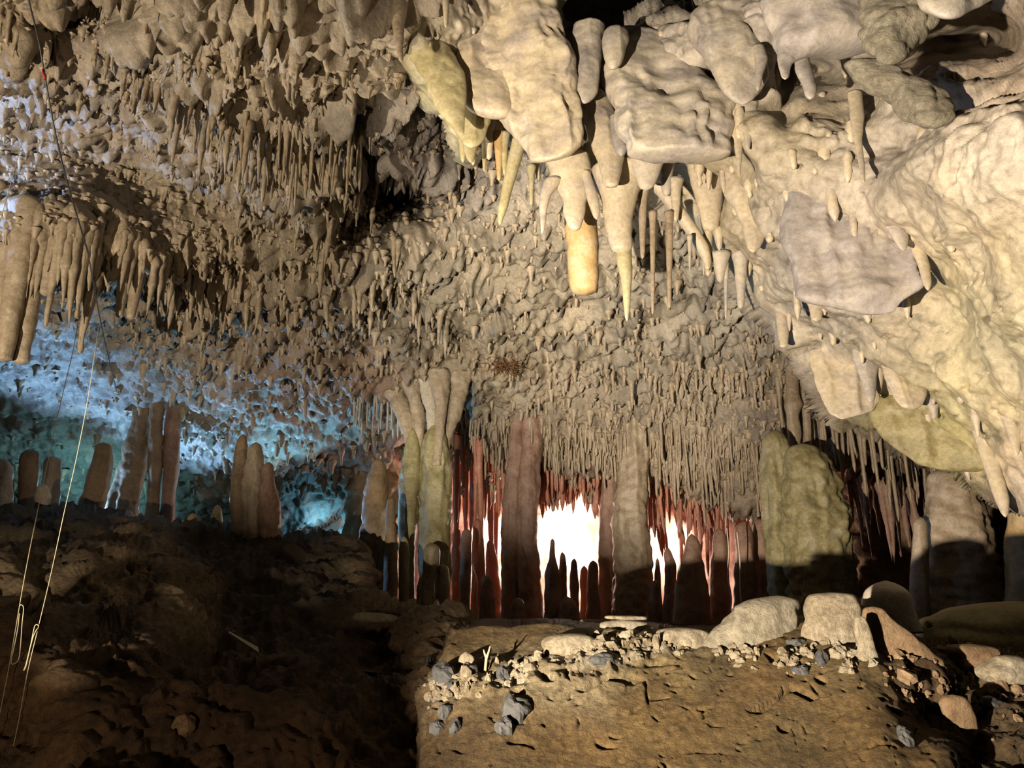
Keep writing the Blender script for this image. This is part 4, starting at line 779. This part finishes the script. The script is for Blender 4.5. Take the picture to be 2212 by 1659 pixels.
# countless nubs on the roof and drips on the right-hand flowstone
def nubs(name, label, cat, n, look, dens, Lr, wr, mat, box, pr0=(1.0, .85, .5, .4, .27, .04)):
    Vs, Fs, c = [], [], 0; seg, nr = 6, 6
    th = np.linspace(0, 2 * math.pi, seg, endpoint=False); t = np.array([-.25, .0, .3, .6, .88, 1.])
    pr0 = np.array(pr0)
    idx = np.arange(nr * seg).reshape(nr, seg); nx = np.roll(idx, -1, 1)
    Fq = np.stack([idx[:-1], idx[1:], nx[1:], nx[:-1]], -1).reshape(-1, 4)
    X = RNG.uniform(box[0], box[1], n * 6); Y = RNG.uniform(box[2], box[3], n * 6)
    pr = dens(X, Y); ok = RNG.random(len(X)) < pr; X, Y = X[ok][:n], Y[ok][:n]
    for x, y in zip(X, Y):
        P = look(x, y); k = P[1] / F; a = RNG.random() ** 2.2
        L = (Lr[0] + (Lr[1] - Lr[0]) * a) * k; w = (wr[0] + (wr[1] - wr[0]) * RNG.random()) * k * (.6 + .4 * a)
        q = pr0 * w * (1 + .15 * RNG.normal(size=nr)); dx, dy = RNG.normal(0, .06, 2) * L
        V = np.stack([P[0] + dx * t[:, None] + q[:, None] * np.cos(th), P[1] + dy * t[:, None] + q[:, None] * np.sin(th), P[2] - t[:, None] * L + 0 * th], -1)
        Vs.append(V.reshape(-1, 3)); Fs.append(Fq + c); c += nr * seg
    V = np.concatenate(Vs); org = V.mean(0)
    o = link(name, new_mesh(name, V - org, np.concatenate(Fs), M[mat]), org)
    return tag(o, label, cat, None, 'stuff')
ND = [(60, 60, .5), (350, 60, .5), (650, 60, .8), (330, 140, .8), (550, 260, 1), (700, 330, 1), (200, 250, .25), (300, 370, .4), (100, 470, .8), (450, 430, .8), (550, 520, 1), (750, 520, 1), (850, 560, 1), (420, 640, 1), (650, 640, .9), (250, 780, .3), (150, 850, .05), (500, 800, .35), (750, 900, .25),
      (950, 620, .5), (1150, 560, .25), (1100, 720, .2), (1300, 720, .2), (1500, 700, .25), (1100, 830, .5), (1300, 860, .8), (1500, 830, .8), (1250, 950, 1.0), (1500, 960, 1.0), (1620, 1050, .9), (1720, 830, .8), (650, 1020, .3), (900, 300, .4)]
nubs('small_stalactites', 'countless small tan nubs and drips all over the cave roof', 'small stalactites', 4600, ceil_at, lambda x, y: blend([(a, b, (c, c, c)) for a, b, c in ND], x, y, 80)[..., 0] * ~((x > 560) & (y > 1060) | (x > 1180) & (y < 420)), (5, 30), (7, 15), 'tan', (0, 1720, 20, 1060))

SLIM = (.5, .5, .45, .4, .33, .05)
nubs('red_straws', 'countless fine red straws crowding the roof edge above the white opening', 'straws', 240, lambda x, y: at(x, y, RNG.uniform(10.25, 11.0)), lambda x, y: np.ones(len(x)), (60, 125), (9, 17), 'red', (1148, 1335, 958, 1000), SLIM)
nubs('red_straws', 'countless fine red straws crowding the roof edge above the small white gaps', 'straws', 120, lambda x, y: at(x, y, RNG.uniform(10.2, 11.2)), lambda x, y: np.ones(len(x)), (60, 160), (8, 15), 'red', (1395, 1560, 1005, 1045), SLIM)
nubs('fringe_straws', 'countless fine tan straws along the far roof edge above the alcove', 'straws', 420, ceil_at, lambda x, y: ((y > 880 + .08 * (x - 1000)) & (y < 950 + .10 * (x - 1000))) * 1., (22, 56), (5, 10), 'tan', (1010, 1690, 890, 1080), SLIM)
RD = [(1000, 150, .5), (1150, 280, .3), (1280, 300, .8), (1440, 180, .5), (1620, 250, 1), (1700, 450, .9), (1650, 620, 1), (1750, 250, .8), (1850, 350, .8), (1900, 520, .7), (1700, 720, .8), (1850, 760, .7), (1950, 880, .8), (2060, 930, .8), (2150, 700, .1), (2120, 300, .1), (2000, 600, .4)]
nubs('flowstone_drips', 'countless small cream drips studding the right-hand flowstone wall', 'flowstone drips', 100, flow_at, lambda x, y: blend([(a, b, (c, c, c)) for a, b, c in RD], x, y, 70)[..., 0] * (poly_dist(FLOW_MASK, x, y)[0] > 12), (12, 75), (14, 30), 'cream', (860, 2150, 60, 1020), (.45, .6, .56, .44, .27, .05))

# ------------------------------------------------------------------ lines, cable, roots, twig, scrap
def tube(pts, r, seg=6, sub=4):
    p = np.array(pts, float)
    # Catmull-Rom through the points
    q = np.vstack([2 * p[0] - p[1], p, 2 * p[-1] - p[-2]]); out = []
    for i in range(1, len(q) - 2):
        for t in np.linspace(0, 1, sub, endpoint=False):
            a, b, c, d = q[i - 1], q[i], q[i + 1], q[i + 2]
            out.append(.5 * ((2 * b) + (c - a) * t + (2 * a - 5 * b + 4 * c - d) * t * t + (3 * b - a - 3 * c + d) * t ** 3))
    out.append(p[-1]); C = np.array(out); n = len(C)
    T = np.gradient(C, axis=0); T /= np.linalg.norm(T, axis=1, keepdims=True) + 1e-12
    U = np.cross(T, np.array([0.31, .92, .23])); U /= np.linalg.norm(U, axis=1, keepdims=True) + 1e-12
    Vv = np.cross(T, U)
    rr = np.broadcast_to(np.interp(np.linspace(0, 1, n), np.linspace(0, 1, np.size(r)), np.atleast_1d(r)), (n,))
    th = np.linspace(0, 2 * math.pi, seg, endpoint=False)
    V = C[:, None] + rr[:, None, None] * (np.cos(th)[None, :, None] * U[:, None] + np.sin(th)[None, :, None] * Vv[:, None])
    idx = np.arange(n * seg).reshape(n, seg); nx = np.roll(idx, -1, 1)
    Fq = np.stack([idx[:-1], idx[1:], nx[1:], nx[:-1]], -1).reshape(-1, 4)
    return V.reshape(-1, 3), Fq
def pix(pts, Y):
    return [at(x, y, Y if np.isscalar(Y) else yy) for (x, y), yy in zip(pts, Y if not np.isscalar(Y) else [Y] * len(pts))]

t = thing('hanging_string', at(185, 560, 3.0), 'left of two pale strings hanging at the left edge, with a long knotted loop', 'string')
o = put('line', *tube(pix([(186, 540), (165, 720), (124, 900), (80, 1110), (58, 1220), (42, 1310), (25, 1410), (10, 1490), (-20, 1640)], 3.0), .0014), M['string'], t, 'top')
o = put('loop', *tube(pix([(42, 1310), (46, 1306), (51, 1314), (48, 1345), (44, 1400), (40, 1425), (30, 1434), (24, 1430), (30, 1400), (38, 1360), (42, 1325)], 2.99), .0016), M['string'], t, 'top')
t = thing('hanging_string', at(205, 760, 2.9), 'right of two pale strings hanging at the left edge, with a short double loop', 'string')
o = put('line', *tube(pix([(214, 700), (190, 860), (165, 990), (138, 1110), (110, 1240), (84, 1350), (60, 1450), (40, 1560), (14, 1680)], 2.9), .0014), M['string'], t, 'top')
o = put('loop', *tube(pix([(84, 1352), (79, 1349), (74, 1356), (66, 1395), (56, 1435), (51, 1448), (56, 1440), (64, 1405), (72, 1375), (80, 1358)], 2.89), .0016), M['string'], t, 'top')
o = put('hanging_string', *tube(pix([(50, 296), (28, 380), (0, 478), (-20, 540)], 3.6), .0015), M['string'], None, 'top')
tag(o, 'short faint pale string crossing the left edge above the stalactite curtain', 'string')
t = thing('cable', at(62, 0, 3.4), 'thin black cable running down from the top left corner with a red tag', 'cable')
put('wire', *tube(pix([(50, -60), (62, 0), (84, 90), (96, 160), (120, 290), (150, 410), (190, 545)], [3.3, 3.4, 3.5, 3.6, 3.8, 4.1, 4.5]), .0048), M['cable'], t, 'top')
put('wire', *tube(pix([(190, 545), (205, 630), (225, 730), (252, 845)], [4.5, 5.0, 5.6, 6.4]), .0042), M['cable'], t, 'top')
put('tag', *tube(pix([(92, 150), (94, 158), (97, 166), (96, 172)], 3.58), [.004, .009, .009, .004]), M['tagred'], t, 'top')
put('root', *tube(pix([(1018, 1215), (1024, 1232), (1031, 1258), (1030, 1300), (1034, 1348)], 7.2), .006), M['root']); tag(bpy.context.scene.objects['root'], 'thin pale root hanging in front of the dark red stalagmites', 'root')
for lb, pts, yy in [('pale root creeping up the dark wall left of the flat-topped stalagmite', [(1570, 1140), (1574, 1190), (1572, 1240), (1580, 1290), (1578, 1320)], 7.6), ('pale root just left of the mossy twin mound', [(1592, 1150), (1598, 1210), (1599, 1270), (1602, 1310)], 7.4),
                    ('short pale rootlet by the foot of the slim rough column', [(1064, 1286), (1072, 1292), (1079, 1304)], 7.4), ('crooked pale root under the small white gap', [(1470, 1215), (1462, 1260), (1458, 1300), (1455, 1343)], 7.5)]:
    tag(put('root', *tube(pix(pts, yy), .006), M['root']), lb, 'root')
t = thing('twig', at(1050, 1462, 3.3), 'forked dry twig standing upright in the pale crust of the bank', 'twig')
put('stem', *tube([bank_at(1048, 1462), at(1049, 1440, 3.33), at(1051, 1420, 3.34)], .0065), M['twig'], t)
put('branch', *tube(pix([(1051, 1422), (1055, 1410), (1059, 1396)], [3.34, 3.33, 3.33]), [.006, .003]), M['twig'], t)
put('branch', *tube(pix([(1051, 1422), (1047, 1412), (1045, 1404)], [3.34, 3.34, 3.35]), [.006, .003]), M['twig'], t)
# folded scrap of plastic on the dark ground
a, b, c = ground_at(506, 1408), ground_at(576, 1436), ground_at(566, 1412)
for q in (a, b, c): q[1] -= .12; q[2] += .02
bq = b + np.array([0, 0, -.035])
V = np.array([a, a + [0, 0, -.012], bq, b, a + [.0, .012, .004], c + [0, .04, .02], c + [0, .05, -.004], a + [0, .02, -.008]])
Fs = np.array([[0, 1, 2, 3], [7, 6, 5, 4], [4, 5, 3, 0], [0, 4, 7, 1]])
tag(put('plastic_scrap', V, Fs, M['scrap'], smooth=False), 'folded pale plastic scrap on the dark slope left of the bank', 'plastic scrap')
# tufts of rusty fibre
def tuft(label, px, py, r, n, sd):
    g = np.random.default_rng(sd); p = ceil_at(px, py); Vs, Fs, c = [], [], 0
    for i in range(n):
        d = g.normal(size=3) * np.array([1, .6, .5]); d /= np.linalg.norm(d)
        s = p + g.normal(size=3) * r * .35 * np.array([1, .5, .4]) + np.array([0, -.06, -.04]); m = s + d * r * .6 + g.normal(size=3) * r * .15; e = s + d * r * (.8 + .5 * g.random())
        V, Fq = tube([s, m, e], [.006, .003], 4, 3); Vs.append(V); Fs.append(Fq + c); c += len(V)
    return tag(put('fibre_tuft', np.concatenate(Vs), np.concatenate(Fs), M['straw'], None, 'top'), label, 'fibre tuft')
tuft('straw-coloured fibrous tuft at the left rim of the dark roof hollow', 742, 462, .10, 70, 4)
tuft('rust-brown fibrous patch stuck flat on the middle of the roof', 1095, 757, .15, 110, 5)

# ------------------------------------------------------------------ lamps of the cave and added fill spots
def lamp(name, kind, loc, col, power, radius=.06, aim=None, size=60, soft=.3):
    l = bpy.data.lights.new(name, kind); l.color = col; l.energy = power; l.shadow_soft_size = radius
    o = bpy.data.objects.new(name, l); COL.objects.link(o); o.location = loc
    if kind == 'SPOT':
        l.spot_size = math.radians(size); l.spot_blend = soft
        o.rotation_euler = (Vector(aim) - Vector(loc)).to_track_quat('-Z', 'Y').to_euler()
    return o
K = (-1.75, .1, 1.08)
WARM = (1.0, .91, .76)
lamp('path_spot', 'SPOT', K, (1.0, .85, .67), 3500, .035, at(1900, 520, 6), 64, .5)
lamp('path_spot_far', 'SPOT', K, WARM, 2700, .035, at(1230, 760, 9.5), 31, .5)
lamp('column_fill', 'SPOT', K, (1.0, .88, .66), 1400, .035, at(860, 1065, 9), 14, .6)  # added spot, brightens the double column outside the main cone
lamp('column_fill_left', 'SPOT', K, (1.0, .80, .58), 520, .035, at(330, 985, 9.5), 17, .6)  # added spot to lift the left columns, no lamp of its own there
lamp('path_spot_left', 'SPOT', (-4.3, 1.1, 1.25), (1.0, .86, .66), 1700, .03, at(470, 290, 6), 66, .6)
lamp('low_fill', 'SPOT', K, (1.0, .74, .50), 140, .04, at(800, 1250, 6), 110, .6)  # added wide dim fill for the low ground
lamp('blue_flood', 'SPOT', at(60, 1105, 9.6), (.33, .60, 1.0), 280, .10, at(450, 600, 7), 150, .5)
lamp('blue_flood_middle', 'SPOT', at(330, 1135, 11.0), (.33, .62, 1.0), 260, .10, at(450, 520, 7.5), 112, .6)
lamp('blue_flood_rear', 'SPOT', at(610, 1150, 11.0), (.26, .70, 1.0), 190, .10, at(600, 700, 8.5), 115, .6)
lamp('blue_flood_upper', 'SPOT', at(-440, 345, 5.2), (.34, .55, 1.0), 290, .06, at(560, 262, 5.7), 75, .6)
lamp('teal_lamp', 'POINT', at(690, 1135, 12.4), (.22, .70, 1.0), 11, .06)
lamp('teal_lamp_left', 'POINT', at(165, 1100, 10.9), (.28, .75, .85), 30, .06)
lamp('alcove_lamp', 'POINT', at(1235, 1190, 13.0), (1.0, .80, .68), 250, .10)
lamp('alcove_lamp_right', 'POINT', at(1440, 1205, 13.0), (1.0, .80, .66), 70, .10)
lamp('alcove_lamp_left', 'POINT', at(1072, 1150, 13.0), (1.0, .72, .60), 100, .10)

w = bpy.data.worlds.new('World'); SC.world = w; w.use_nodes = True
w.node_tree.nodes['Background'].inputs['Color'].default_value = (.9, .75, .55, 1)
w.node_tree.nodes['Background'].inputs['Strength'].default_value = .005
cam = bpy.data.cameras.new('camera'); co = bpy.data.objects.new('camera', cam); COL.objects.link(co)
cam.sensor_width = 36; cam.lens = 36 * F / W; cam.clip_start = .02
co.location = EYE; co.rotation_euler = (math.pi / 2 + PITCH, 0, 0); SC.camera = co
vs = SC.view_settings; vs.view_transform = 'Standard'; vs.look = 'None'; vs.exposure = 0; vs.gamma = 1; vs.use_curve_mapping = False
